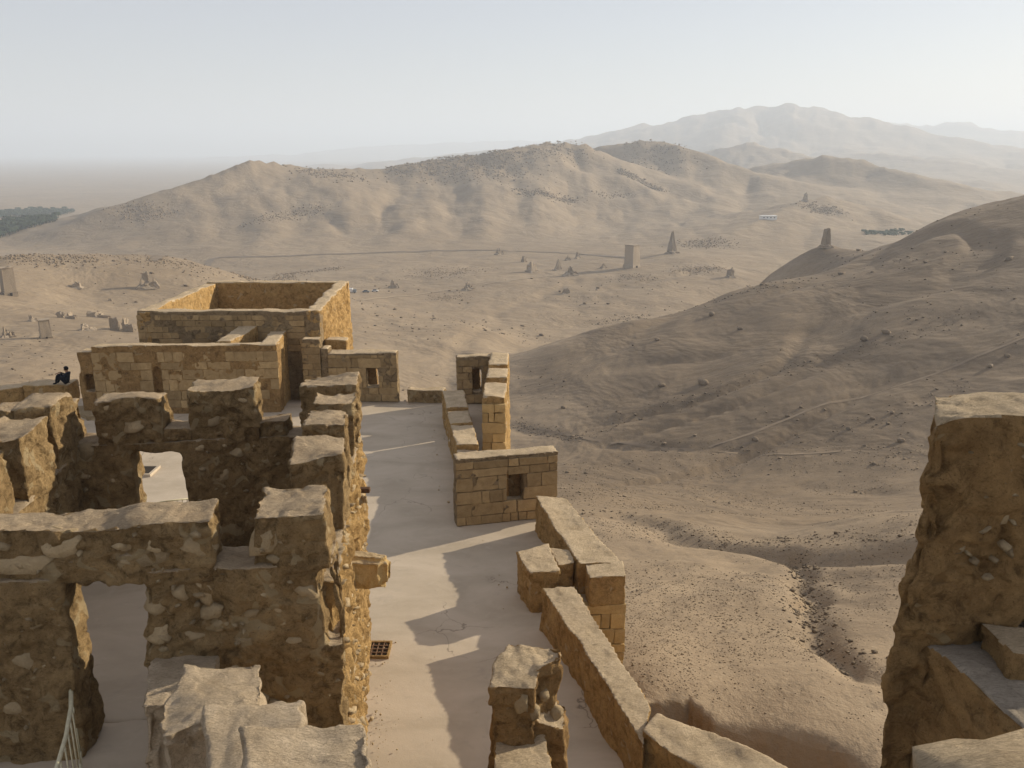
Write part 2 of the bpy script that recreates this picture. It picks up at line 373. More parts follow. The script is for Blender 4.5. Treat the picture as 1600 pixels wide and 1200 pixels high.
def terr(x, y):
    x = np.asarray(x, float); y = np.asarray(y, float)
    r = np.maximum(np.hypot(x, y), 8.0); az = np.arctan2(x, y)
    z = tps(az, r)
    # rolling relief
    amp = np.clip((r - 25) / 400, 0, 1)
    z = z + amp * (3.0 * fbm2(x / 90, y / 90, 4, 3) + 0.9 * fbm2(x / 18, y / 18, 4, 9)) * np.clip(1.2 - r / 3000, 0.25, 1)
    near = np.clip((r - 28) / 20, 0, 1) * np.clip(1 - r / 500, 0, 1)
    z = z + near * (0.35 * fbm2(x / 5, y / 5, 4, 21) + 0.035 * fbm2(x / 1.2, y / 1.2, 3, 23))
    # rills running down the right-hand slope towards the valley bottom
    ca, sa = math.cos(0.55), math.sin(0.55)
    u = x * ca + y * sa; v = -x * sa + y * ca
    ww = v / 17 + 0.9 * noise2(u / 60, v / 60, 31)
    rill = 1 - np.abs(noise2(ww, u / 130, 33))
    m = sstep(0.02, 0.2, az) * sstep(90, 150, r) * (1 - sstep(430, 600, r))
    z = z - m * 1.7 * sstep(0.72, 1.0, rill)
    # watercourses cut into the slopes
    for (Lg, wg, dg_) in GULLIES:
        k = np.where((x > Lg[:, 0].min() - 4 * wg) & (x < Lg[:, 0].max() + 4 * wg) & (y > Lg[:, 1].min() - 4 * wg) & (y < Lg[:, 1].max() + 4 * wg))[0]
        if not len(k): continue
        X = x[k] + wg * 1.2 * noise2(x[k] / (wg * 4), y[k] / (wg * 4), 91); Y = y[k] + wg * 1.2 * noise2(x[k] / (wg * 4), y[k] / (wg * 4), 92)
        best = np.full(len(k), 1e9)
        for a, c in zip(Lg[:-1], Lg[1:]):
            e = c - a; t = np.clip(((X - a[0]) * e[0] + (Y - a[1]) * e[1]) / (e @ e), 0, 1)
            best = np.minimum(best, np.hypot(X - a[0] - t * e[0], Y - a[1] - t * e[1]))
        z[k] -= dg_ * np.exp(-(best / wg) ** 2) * (0.7 + 0.5 * noise2(X / (wg * 6), Y / (wg * 6), 93))
    for (L, zb, wn, wf, pw, gs) in HILLS:
        rc = np.hypot(L[:, 0], L[:, 1]); lo = rc.min() - wn * 1.5; hi = rc.max() + wf * 1.5
        azc = np.arctan2(L[:, 0], L[:, 1]); pad = max(wn, wf) * 1.5 / rc.min()
        k = np.where((r > lo) & (r < hi) & (az > azc.min() - pad) & (az < azc.max() + pad))[0]
        if not len(k): continue
        X = x[k]; Y = y[k]
        wx = X + gs * 0.22 * fbm2(X / gs, Y / gs, 3, 51); wy = Y + gs * 0.22 * fbm2(X / gs, Y / gs, 3, 57)
        DD = []; ZZ = []; SS = []
        for a, c in zip(L[:-1], L[1:]):
            e = c[:2] - a[:2]; le = np.hypot(*e); t = np.clip(((wx - a[0]) * e[0] + (wy - a[1]) * e[1]) / le ** 2, 0, 1)
            qx = a[0] + t * e[0]; qy = a[1] + t * e[1]
            DD.append(np.hypot(wx - qx, wy - qy)); ZZ.append(a[2] + t * (c[2] - a[2])); SS.append(np.hypot(qx, qy) - np.hypot(wx, wy))
        DD = np.array(DD); d = DD.min(0); W = np.exp(-(DD - d) / (0.07 * wn)); W /= W.sum(0)
        zc = (W * np.array(ZZ)).sum(0); side = (W * np.array(SS)).sum(0); sc = az[k] * rc.mean()
        wd = wf + (wn - wf) * sstep(-0.12 * wn, 0.12 * wn, side)
        spur = noise2(sc / gs * 0.8, np.zeros_like(sc) + 3.3, 61) * 0.42 + 0.16 * noise2(sc / gs * 2.3, d / gs * 0.4, 63)
        t = d / (wd * (0.8 + 0.75 * (spur + 0.35)))
        tu = t; t = np.clip(t, 0, 1)
        f = (1 - t) ** pw * (1 - 0.12 * np.sin(np.pi * t))
        hgt = (zc - zb)
        z1 = zb + hgt * f - np.maximum(tu - 1, 0) * np.maximum(hgt, 30) * 1.2
        rg = 1 - np.abs(fbm2(az[k] * rc.mean() / gs * 0.9, r[k] / gs * 0.3, 3, 71) * 1.5)
        rg = rg * 0.75 + 0.25 * (1 - np.abs(fbm2(X / gs * 2.2, Y / gs * 2.2, 3, 73)))
        z1 = z1 - np.maximum(hgt, 0) * 0.19 * (rg - 0.55) * np.clip(f * 4, 0, 1) * np.clip(t * 7, 0, 1)
        z1 = z1 + np.maximum(hgt, 0) * (0.06 if rc.mean() > 2500 else 0.03) * fbm2(X / gs * 5, Y / gs * 5, 3, 77) * np.clip(f * 3, 0, 1)
        zz = z[k]; kk = 5.0 if rc.mean() < 2500 else 12.0
        hsm = np.clip(0.5 + 0.5 * (z1 - zz) / kk, 0, 1)
        z[k] = zz * (1 - hsm) + z1 * hsm + kk * hsm * (1 - hsm)
    # rock-cut ditch
    rr = rimR(az) + 0.35 * fbm2(x / 2.0, y / 2.0, 3, 81)
    a = np.degrees(az); soft = np.interp(a, [-40, 13.6, 15, 17, 60], [0.8, 0.8, 1.4, 2.6, 2.6])
    dd = np.clip((rr - r) / soft, 0, 1)
    drop = np.where(soft > 1.5, dd ** 1.7, dd * dd * (3 - 2 * dd)) * 8.5
    z = z - drop * sstep(14, 18, r)
    return z
def hit(px, py, r0=60, r1=9000):
    d = ray(px, py); hd = math.hypot(d[0], d[1]); rs = np.exp(np.linspace(math.log(r0), math.log(r1), 420))
    x = d[0] / hd * rs; y = d[1] / hd * rs; zr = CAMZ + d[2] / hd * rs
    zt = terr(x, y); k = np.where(zr < zt)[0]
    i = k[0] if len(k) else len(rs) - 1
    if i > 0:
        a0 = zr[i - 1] - zt[i - 1]; a1 = zr[i] - zt[i]; t = a0 / (a0 - a1 + 1e-9)
        rr = rs[i - 1] + t * (rs[i] - rs[i - 1])
    else: rr = rs[0]
    X, Y = d[0] / hd * rr, d[1] / hd * rr
    return X, Y, float(terr(np.array([X]), np.array([Y]))[0]), rr

_g = []
for pix, wg, dg_ in [([(1225, 862), (1262, 915), (1255, 965), (1280, 1005), (1330, 1045), (1385, 1062)], 1.1, 1.0), ([(885, 806), (960, 799), (1040, 827), (1140, 854), (1240, 866), (1420, 868)], 2.2, 1.5),
                     ([(780, 655), (860, 678), (905, 690), (1000, 698), (1100, 704), (1200, 706), (1300, 690)], 2.4, 1.0), ([(905, 688), (960, 666), (1050, 640), (1150, 606), (1300, 568), (1450, 515), (1560, 480)], 2.4, 0.8),
                     ([(1180, 712), (1320, 672), (1400, 645), (1520, 605), (1640, 570)], 2.0, 0.7), ([(960, 575), (1080, 560), (1250, 520), (1400, 470), (1540, 410)], 3.0, 1.2), ([(1000, 640), (1150, 640), (1300, 610), (1450, 570), (1600, 520)], 2.0, 0.7),
                     ([(715, 600), (722, 560), (730, 520), (790, 485), (850, 460), (900, 440)], 5.0, 1.6), ([(1100, 780), (1250, 765), (1400, 770)], 2.5, 0.9), ([(960, 450), (1010, 440), (1060, 428), (1110, 420)], 5, 2.5)]:
    _g.append((np.array([hit(a, b, 34)[:2] for a, b in pix]), wg, dg_))
GULLIES.extend(_g)
NR, NA = 660, 700
rs = np.exp(np.linspace(math.log(14), math.log(26000), NR))
azs = np.concatenate([np.linspace(-180, -44, 60, endpoint=False), np.linspace(-44, -36, 30, endpoint=False), np.linspace(-36, 36, NA, endpoint=False), np.linspace(36, 44, 30, endpoint=False), np.linspace(44, 180, 60, endpoint=False)])
azs = np.radians(azs)
na = len(azs)
AZ, RR = np.meshgrid(azs, rs)
TX = (np.sin(AZ) * RR).ravel(); TY = (np.cos(AZ) * RR).ravel()
TZ = terr(TX, TY)
ii = np.arange(NR - 1)[:, None] * na; jj = np.arange(na)[None]; j2 = (jj + 1) % na
F = np.stack([ii + jj, ii + j2, ii + na + j2, ii + na + jj], -1).reshape(-1, 4)[:, ::-1]
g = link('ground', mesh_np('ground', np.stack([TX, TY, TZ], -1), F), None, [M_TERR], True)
_r = np.hypot(TX, TY); _a = np.degrees(np.arctan2(TX, TY))
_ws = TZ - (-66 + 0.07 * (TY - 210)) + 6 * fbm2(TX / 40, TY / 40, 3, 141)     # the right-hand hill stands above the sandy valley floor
hilly = sstep(-2, 8, _ws) * (1 - sstep(470, 640, _r)) * sstep(75, 125, _r + 10 * fbm2(TX / 12, TY / 12, 3, 143)) * sstep(-6, 1, _a)  # mask of the right-hand hill, where the ground colour is multiplied darker
at_ = g.data.attributes.new('hilly', 'FLOAT', 'POINT'); at_.data.foreach_set('value', hilly.astype(np.float32))
tag(g, 'stone-strewn tan desert ground with hills', kind='structure')

# ------------------------------------------------------------------ wall building
def poly_prism(bm, poly, z0, z1):
    """closed prism from a plan polygon; z0 / z1 numbers or per-corner lists"""
    n = len(poly)
    a = 0.5 * sum(poly[i][0] * poly[(i + 1) % n][1] - poly[(i + 1) % n][0] * poly[i][1] for i in range(n))
    Z0 = list(z0) if hasattr(z0, '__len__') else [z0] * n
    Z1 = list(z1) if hasattr(z1, '__len__') else [z1] * n
    idx = list(range(n)) if a > 0 else list(range(n))[::-1]
    lo = [bm.verts.new((poly[i][0], poly[i][1], Z0[i])) for i in idx]
    hi = [bm.verts.new((poly[i][0], poly[i][1], Z1[i])) for i in idx]
    bm.faces.new(lo[::-1]); bm.faces.new(hi)
    for i in range(n):
        bm.faces.new((lo[i], lo[(i + 1) % n], hi[(i + 1) % n], hi[i]))
def V2(p): return np.array(p[:2], float)
def strip(A, B, th, side=1):
    """plan quad of a wall whose visible face runs A->B, thickness th to the left (side=1) or right (-1) of A->B"""
    A, B = V2(A), V2(B); d = (B - A) / np.linalg.norm(B - A); nrm = np.array([-d[1], d[0]]) * side * th
    return [tuple(A), tuple(B), tuple(B + nrm), tuple(A + nrm)]
def cells(bm, A, B, th, side, z0, z1, holes):
    """wall A->B with rectangular holes (s0,s1,za,zb), made of manifold cells"""
    A, B = V2(A), V2(B); L = np.linalg.norm(B - A); d = (B - A) / L; nr = np.array([-d[1], d[0]]) * side * th
    ss = sorted({0.0, L, *[min(max(h[k], 0), L) for h in holes for k in (0, 1)]})
    zs = sorted({z0, z1, *[min(max(h[k], z0), z1) for h in holes for k in (2, 3)]})
    occ = np.ones((len(ss) - 1, len(zs) - 1), bool)
    for i in range(len(ss) - 1):
        for j in range(len(zs) - 1):
            sm = 0.5 * (ss[i] + ss[i + 1]); zm = 0.5 * (zs[j] + zs[j + 1])
            for h in holes:
                if h[0] < sm < h[1] and h[2] < zm < h[3]: occ[i, j] = False
    vv = {}
    def v(i, j, k):
        if (i, j, k) not in vv:
            p = A + d * ss[i] + nr * k
            vv[(i, j, k)] = bm.verts.new((p[0], p[1], zs[j]))
        return vv[(i, j, k)]
    def O(i, j): return 0 <= i < occ.shape[0] and 0 <= j < occ.shape[1] and occ[i, j]
    fs = []
    for i in range(occ.shape[0]):
        for j in range(occ.shape[1]):
            if not occ[i, j]: continue
            fs.append((v(i, j, 0), v(i + 1, j, 0), v(i + 1, j + 1, 0), v(i, j + 1, 0)))
            fs.append((v(i, j, 1), v(i, j + 1, 1), v(i + 1, j + 1, 1), v(i + 1, j, 1)))
            if not O(i - 1, j): fs.append((v(i, j, 0), v(i, j + 1, 0), v(i, j + 1, 1), v(i, j, 1)))
            if not O(i + 1, j): fs.append((v(i + 1, j, 0), v(i + 1, j, 1), v(i + 1, j + 1, 1), v(i + 1, j + 1, 0)))
            if not O(i, j - 1): fs.append((v(i, j, 0), v(i, j, 1), v(i + 1, j, 1), v(i + 1, j, 0)))
            if not O(i, j + 1): fs.append((v(i, j + 1, 0), v(i + 1, j + 1, 0), v(i + 1, j + 1, 1), v(i, j + 1, 1)))
    for f in fs:
        if side < 0: f = f[::-1]
        bm.faces.new(f)
def weather(me, big, small, tiny, top=0.0, seed=0, ribs=0.0):
    """erode a remeshed wall: wander its edges, pit its faces"""
    n = len(me.vertices); P = np.empty(n * 3, np.float32); me.vertices.foreach_get('co', P); P = P.reshape(-1, 3).astype(float)
    N = np.empty(n * 3, np.float32); me.vertex_normals.foreach_get('vector', N); N = N.reshape(-1, 3)
    D = np.stack([noise3(P / 0.75 + 31 * k, seed + k) for k in range(3)], -1) * big
    a = noise3(P / 0.3, seed + 11) * small * 0.55 + noise3(P / 0.12, seed + 12) * tiny
    a = a + np.minimum(noise3(P / 0.5, seed + 13) + 0.1, 0) * small * 1.1
    q = noise3(P / 0.45, seed + 21) * 0.6 + noise3(P / 0.17, seed + 22) * 0.4
    a = a - 0.8 * small * sstep(0.10, 0.19, q) - 0.45 * small * np.maximum(0, 1 - np.abs(noise3(P / 0.4, seed + 23)) * 9)
    a = a * (1 - 0.62 * np.clip(N[:, 2], 0, 1))
    if ribs: a = a + (1 - np.clip(N[:, 2], 0, 1)) * noise3(P / np.array([0.16, 0.16, 0.7]), seed + 14) * ribs
    P2 = P + D + N * a[:, None]
    if top: P2[:, 2] += top * noise3(P / np.array([0.9, 0.9, 50]), seed + 15) * np.clip(N[:, 2], 0, 1)
    me.vertices.foreach_set('co', P2.astype(np.float32).ravel()); me.update()
def solid(name, bm, mats, parent=None, voxel=0.06, big=0.05, small=0.035, tiny=0.018, top=0.05, seed=0, ribs=0.0, cut=0.6, smooth=True, ragged=0.28):
    me = bpy.data.meshes.new(name); bmesh.ops.recalc_face_normals(bm, faces=bm.faces); bm.to_mesh(me); bm.free()
    o = bpy.data.objects.new('tmp', me); COL.objects.link(o)
    md = o.modifiers.new('r', 'REMESH'); md.mode = 'VOXEL'; md.voxel_size = voxel; md.adaptivity = 0.0
    dg = bpy.context.evaluated_depsgraph_get()
    m2 = bpy.data.meshes.new_from_object(o.evaluated_get(dg)); m2.name = name
    bpy.data.objects.remove(o); bpy.data.meshes.remove(me)
    for _m in list(m2.materials): pass
    m2.materials.clear()
    ob = link(name, m2, parent, mats, smooth)
    if len(mats) > 1:   # capping lies on the tops only
        nf = len(m2.polygons); N = np.empty(nf * 3, np.float32); C = np.empty(nf * 3, np.float32)
        m2.polygons.foreach_get('normal', N); m2.polygons.foreach_get('center', C); N = N.reshape(-1, 3); C = C.reshape(-1, 3).astype(float)
        k = (N[:, 2] + ragged * noise3(C / 0.22, seed + 40) > cut).astype(np.int32)
        m2.polygons.foreach_set('material_index', k); m2.update()
    weather(m2, big, small, tiny, top, seed, ribs)
    return ob
def prisms(*ps):
    bm = bmesh.new()
    for p in ps: poly_prism(bm, *p)
    return bm

# block shapes shared by all ashlar ------------------------------------------------
def block_mesh(k):
    rnd = random.Random(100 + k); bm = bmesh.new(); bmesh.ops.create_cube(bm, size=1.0)
    bmesh.ops.bevel(bm, geom=list(bm.edges), offset=0.035, segments=1, affect='EDGES', profile=0.6)
    for v in bm.verts:
        v.co += Vector((rnd.uniform(-1, 1) * 0.035, rnd.uniform(-1, 1) * 0.035, rnd.uniform(-1, 1) * 0.05))
    me = bpy.data.meshes.new('block'); bm.to_mesh(me); bm.free(); return me
def block_set(mat):
    L = []
    for k in range(10):
        me = block_mesh(k); me.materials.append(mat); L.append(me)
    return L
B_ASH, B_ORB = block_set(M_ASH), block_set(M_ORB)
def ashlar(parent, A, B, z0, z1, out, meshes, course=0.36, blen=0.62, proud=0.02, depth=0.2, holes=(), seed=0, name='stone_block', miss=0.03, ztop=None, gap=0.026):
    """courses of separate blocks on the face A->B; out=+1 if the outside is right of A->B"""
    rnd = random.Random(seed); A, B = V2(A), V2(B); L = np.linalg.norm(B - A); d = (B - A) / L; nr = np.array([d[1], -d[0]]) * out
    ang = math.atan2(d[1], d[0]); z = z0
    while z < z1 - 0.12:
        h = course * rnd.uniform(0.7, 1.3)
        if z + h > z1 - 0.14: h = z1 - z
        s = 0.0
        while s < L - 0.06:
            ln = blen * rnd.choice((0.5, 0.7, 0.9, 1.2, 1.7)) * rnd.uniform(0.85, 1.15)
            if L - (s + ln) < 0.24: ln = L - s
            e = s + ln
            zc = z + h / 2; sc = s + ln / 2
            bad = False; s_, e_ = s, e
            for q in holes:
                if q[2] < zc < q[3] and e > q[0] and s < q[1]:
                    if sc < (q[0] + q[1]) / 2: e_ = min(e_, q[0])
                    else: s_ = max(s_, q[1])
            if e_ - s_ > 0.10 and rnd.random() > miss:
                p = A + d * (s_ + e_) / 2 + nr * (proud * rnd.uniform(0.2, 1.7) - depth / 2)
                o = bpy.data.objects.new(name, rnd.choice(meshes)); COL.objects.link(o)
                o.location = (p[0], p[1], zc); o.rotation_euler = (rnd.uniform(-0.012, 0.012), rnd.uniform(-0.012, 0.012), ang)
                o.scale = (e_ - s_ - gap, depth, h - gap); setpar(o, parent)
            s = e
        z += h
# rough field stones ---------------------------------------------------------------
def stone_mesh(k, sub=2, jag=0.42):
    bm = bmesh.new(); bmesh.ops.create_icosphere(bm, subdivisions=sub, radius=0.5)
    P = np.array([v.co[:] for v in bm.verts]); a = noise3(P * 2.3 + 9.7 * k, 200 + k) * jag + noise3(P * 5 + 3 * k, 230 + k) * jag * 0.35
    for v, q in zip(bm.verts, a):
        c = v.co.normalized(); m = max(abs(c.x), abs(c.y), abs(c.z)) ** 0.55
        v.co = c * 0.5 * (1 + q) / m
    me = bpy.data.meshes.new('stone'); bm.to_mesh(me); bm.free()
    me.polygons.foreach_set('use_smooth', np.ones(len(me.polygons), dtype=bool)); return me
STONES = [stone_mesh(k) for k in range(8)]
for me in STONES: me.materials.append(M_STO)
def stone_on(parent, A, B, px, py, w_, h_, out, bulge=0.05, name='stone'):
    """set a stone into the face A->B where the photograph shows it"""
    A, B = V2(A), V2(B); d = (B - A) / np.linalg.norm(B - A); nr = np.array([d[1], -d[0]]) * out
    q = ray(px, py); t = (A @ nr) / (q[0] * nr[0] + q[1] * nr[1]); p = q * t
    dep = t * 1.0; m = dep / FPX
    o = bpy.data.objects.new(name, random.choice(STONES)); COL.objects.link(o)
    o.location = (p[0] + nr[0] * (bulge - 0.16), p[1] + nr[1] * (bulge - 0.16), p[2] + CAMZ)
    o.rotation_euler = (0, random.uniform(-0.3, 0.3), math.atan2(d[1], d[0]))
    o.scale = (w_ * m * 1.3, 0.34, h_ * m * 1.3); setpar(o, parent)
    return o

# ------------------------------------------------------------------ the terrace
FLOOR_POLY = [(-26, 3), (5.6, 3), (5.2, 12.8), (3.0, 14.5), (1.4, 20.3), (1.6, 21.5), (1.3, 26.5), (-1.0, 30.0), (-0.7, 40.2), (-8.0, 40.9), (-20.2, 41), (-26, 41.5)]
def floor_sheet():
    # dense sheet, gently uneven, clipped to the plan of the terrace
    bm = bmesh.new(); vs = [bm.verts.new((x, y, 0)) for x, y in FLOOR_POLY]; bm.faces.new(vs)
    ex = bmesh.ops.extrude_face_region(bm, geom=list(bm.faces)); 
    for v in [e for e in ex['geom'] if isinstance(e, bmesh.types.BMVert)]: v.co.z = -0.5
    bmesh.ops.recalc_face_normals(bm, faces=bm.faces)
    for k in range(1, 32):
        bmesh.ops.bisect_plane(bm, geom=list(bm.verts) + list(bm.edges) + list(bm.faces), plane_co=(-26 + k, 0, 0), plane_no=(1, 0, 0))
    for k in range(1, 39):
        bmesh.ops.bisect_plane(bm, geom=list(bm.verts) + list(bm.edges) + list(bm.faces), plane_co=(0, 3 + k, 0), plane_no=(0, 1, 0))
    P = np.array([v.co[:] for v in bm.verts]); dz = 0.05 * fbm2(P[:, 0] / 4, P[:, 1] / 4, 3, 5)
    for v, q in zip(bm.verts, dz):
        if v.co.z > -0.1: v.co.z += q
    me = bpy.data.meshes.new('floor'); bm.to_mesh(me); bm.free()
    o = link('floor', me, None, [M_FLOOR], True); tag(o, 'smooth pale plaster roof terrace of the castle', kind='structure')
floor_sheet()

# ------------------------------------------------------------------ battlemented tower on the left
ZT = 7.0
tower = empty('tower', 'battlemented mud-plastered rubble tower with two doorways in the left foreground', 'tower', loc=(-6, 15, 0))
TD = np.array([math.sin(R(-7.2)), math.cos(R(-7.2))])          # direction of the right-hand wall
def rw(y): return (-2.75 + (y - 12.55) * TD[0] / TD[1], y)        # its outer face
FA, FB = (-8.0, 10.55), (-2.55, 11.28)                            # front face
def fl(x): return FA[1] + (x - FA[0]) * (FB[1] - FA[1]) / (FB[0] - FA[0])
Lf = math.hypot(FB[0] - FA[0], FB[1] - FA[1])
def sx(px, py):   # distance along the front face of a pixel
    A, B = V2(FA), V2(FB); d = (B - A) / np.linalg.norm(B - A); nr = np.array([d[1], -d[0]])
    q = ray(px, py); t = (A @ nr) / (q[0] * nr[0] + q[1] * nr[1]); return float((q[:2] * t - A) @ d), float(q[2] * t + CAMZ)
s0, zl = sx(103, 960); s1, _ = sx(222, 960); _, zl = sx(165, 884)
c0, zc0 = sx(330, 858); c1, _ = sx(392, 858)
bm = bmesh.new()
k0, kz1 = sx(503, 893); k1, kz0 = sx(533, 1008)
cells(bm, FA, FB, 0.75, 1, -1.0, ZT - 0.75, [(s0, s1, 2.9, zl), (k0, k1, kz0, kz1)])
# rounded shoulders of the door head
for (sa, sb) in ((s0, s0 + 0.16), (s1 - 0.3, s1)):
    d = np.array([FB[0] - FA[0], FB[1] - FA[1]]) / Lf; a = V2(FA) + d * (sa - 0.05); b = V2(FA) + d * (sb + 0.05)
    zz = [zl - 0.32, zl + 0.03, zl + 0.03, zl - 0.32] if sa == s0 and False else ([zl - 0.02, zl - 0.28, zl - 0.28, zl - 0.02] if sb == s1 else [zl - 0.2, zl, zl, zl - 0.2])
    poly_prism(bm, strip(a, b, 0.75, 1), zz, zl + 0.1)
fw = solid('front_wall', bm, [M_RUB, M_CAP], tower, 0.036, 0.06, 0.05, 0.03, 0.05, 1)
def merlon(A, B, th, side, z0, z1, seed, zs=None, name='merlon', voxel=0.04, mats=None, **kw):
    A, B = V2(A), V2(B); d = (B - A) / np.linalg.norm(B - A); n_ = np.array([-d[1], d[0]]) * side
    q = strip(A - n_ * 0.012, B - n_ * 0.012, th + 0.024, side)
    o = solid(name, prisms((q, z0, zs or z1)), mats or [M_RUB, M_CAP], tower, voxel, kw.get('big', 0.07), 0.07, 0.035, 0.08, seed); return o
dF = np.array([FB[0] - FA[0], FB[1] - FA[1]]) / Lf
def pf(s): return V2(FA) + dF * s
merlon(pf(0), pf(c0), 0.72, 1, ZT - 0.95, ZT, 2)
m1 = merlon(pf(c1), pf(Lf - 0.12), 1.15, 1, ZT - 0.95, ZT + 0.02, 3)
# slit broken through the front corner
FS = [(237, 874, 45, 25), (306, 859, 52, 42), (319, 925, 24, 40), (363, 923, 38, 38), (420, 914, 28, 42), (442, 962, 46, 36), (392, 962, 30, 20), (345, 980, 26, 15), (240, 943, 26, 30),
      (244, 991, 30, 28), (282, 932, 26, 26), (464, 1009, 26, 28), (414, 852, 40, 46), (88, 858, 52, 40), (161, 859, 66, 26), (33, 887, 62, 30), (240, 848, 42, 28),
      (345, 897, 18, 9), (200, 880, 30, 14), (390, 1005, 30, 20), (300, 1000, 26, 16), (440, 880, 30, 20), (60, 960, 40, 30), (40, 1040, 46, 34), (30, 1110, 50, 36), (75, 1060, 26, 30), (480, 930, 22, 26), (330, 960, 24, 20)]
for q in FS: unparent = stone_on(fw, FA, FB, *q, out=1, bulge=random.uniform(-0.03, 0.005))
SMALL = [stone_mesh(40 + k, 1, 0.5) for k in range(6)]
for me in SMALL: me.materials.append(M_STO)
def rubble_face(parent, A, B, out, n, z0, z1, smin, smax, seed, skip=(), bulge=-0.01):
    rnd = random.Random(seed); A, B = V2(A), V2(B); L = np.linalg.norm(B - A); d = (B - A) / L; nr = np.array([d[1], -d[0]]) * out; done = []
    for _ in range(n * 4):
        if len(done) >= n: break
        s_, z_ = rnd.uniform(0.1, L - 0.1), rnd.uniform(z0, z1); sz = smin + (smax - smin) * rnd.random() ** 2
        if any(a - 0.1 < s_ < b + 0.1 and c - 0.1 < z_ < e + 0.1 for a, b, c, e in skip) or any(abs(s_ - q[0]) + abs(z_ - q[1]) < 0.8 * (sz + q[2]) for q in done): continue
        done.append((s_, z_, sz)); p = A + d * s_ + nr * (bulge + rnd.uniform(-0.03, 0.03) - 0.45 * 0.16)
        o = bpy.data.objects.new('stone', rnd.choice(SMALL)); COL.objects.link(o); o.location = (p[0], p[1], z_); o.rotation_euler = (rnd.uniform(-0.3, 0.3), rnd.uniform(-0.5, 0.5), math.atan2(d[1], d[0]))
        o.scale = (sz * rnd.uniform(0.9, 1.6), 0.2, sz * rnd.uniform(0.6, 1.0)); setpar(o, parent)
rubble_face(fw, FA, FB, 1, 90, 3.6, 6.9, 0.06, 0.2, 501, [(s0, s1, 2.9, zl), (c0, c1, 6.2, 7.2), (k0, k1, kz0, kz1)])
# corner buttress with a deep broken slit
bm = bmesh.new()
ya, yb = 11.62, 19.2
cells(bm, rw(ya), rw(yb), 0.85, 1, -1.0, 5.75, [])
rwall = solid('right_wall', bm, [M_OCH, M_CAP], tower, 0.045, 0.07, 0.085, 0.045, 0.04, 5, ribs=0.08)
rubble_face(rwall, rw(11.8), rw(19.1), 1, 110, 0.3, 5.7, 0.08, 0.26, 502, bulge=0.03)
for k, (a, b, zt, th) in enumerate([(13.45, 14.65, 7.0, 0.86), (15.25, 16.35, 7.0, 0.84), (16.95, 17.72, 7.0, 0.82)]):
    merlon(rw(a), rw(b), th, 1, 5.6, zt, 10 + k, mats=[M_RUB, M_CAP])
merlon(rw(18.2), rw(19.25), 1.18, 1, 5.6, 7.0, 14)
# back wall
BA, BB = (-10.3, 17.55), (-3.6, 18.45)
def sb_(px, py):
    A, B = V2(BA), V2(BB); d = (B - A) / np.linalg.norm(B - A); nr = np.array([d[1], -d[0]])
    q = ray(px, py); t = (A @ nr) / (q[0] * nr[0] + q[1] * nr[1]); return float((q[:2] * t - A) @ d), float(q[2] * t + CAMZ)
Lb = math.hypot(BB[0] - BA[0], BB[1] - BA[1]); dB = np.array([BB[0] - BA[0], BB[1] - BA[1]]) / Lb
def pb(s): return V2(BA) + dB * s
d0, zdl = sb_(203, 708); d1, _ = sb_(285, 720)
zc1 = sb_(130, 695)[1]; zc2 = sb_(270, 672)[1]
bm = bmesh.new()
cells(bm, BA, BB, 0.8, 1, -1.0, zc1, [(d0, d1, 2.75, zdl)])
bw = solid('back_wall', bm, [M_RUB, M_CAP], tower, 0.055, 0.045, 0.04, 0.02, 0.04, 21)
for k, (pa, pc, pt) in enumerate([(-30, 108, 640), (147, 252, 627), (295, 402, 606)]):
    a = sb_(pa, 650)[0]; b = sb_(pc, 650)[0]; zt = sb_(0.5 * (pa + pc), pt)[1]
    merlon(pb(a), pb(b), 0.8, 1, zc1 - 0.12, zt, 30 + k, voxel=0.06)
a = sb_(250, 650)[0]; b = sb_(297, 650)[0]
merlon(pb(a), pb(b), 0.8, 1, zc1 - 0.1, zc2, 36, voxel=0.06, name='crenel_sill')
a = sb_(400, 650)[0]; b = sb_(450, 650)[0]
merlon(pb(a), pb(b), 0.8, 1, zc1 - 0.1, zc2 + 0.1, 37, voxel=0.06, name='crenel_sill')
for q in [(160, 640, 22, 12), (205, 668, 26, 14), (135, 708, 22, 18), (330, 660, 20, 16), (340, 745, 24, 20), (370, 705, 18, 14), (165, 680, 14, 12), (380, 620, 18, 14), (120, 740, 24, 18), (310, 700, 16, 14)]:
    o = stone_on(bw, BA, BB, *q, out=1, bulge=0.01)
rubble_face(bw, BA, BB, 1, 60, 3.4, 6.6, 0.06, 0.18, 503, [(d0, d1, 2.75, zdl), (0, 20, zc1 - 0.05, 9)])
# left wall, its inner face turned to the sun
def lw(y): return (-9.42 + (y - 17.0) * TD[0] / TD[1], y)
bm = bmesh.new(); cells(bm, lw(10.2), lw(17.9), 0.9, 1, -1.0, 5.6, [])
lwall = solid('left_wall', bm, [M_RUB, M_CAP], tower, 0.06, 0.05, 0.06, 0.03, 0.04, 41, ribs=0.03)
for k, (a, b) in enumerate([(15.1, 16.5), (16.75, 17.75), (13.2, 14.5)]):
    merlon(lw(a), lw(b), 0.9, 1, 5.4, 6.85 if k != 1 else 6.95, 44 + k, voxel=0.06, mats=[M_RUB, M_CAP])
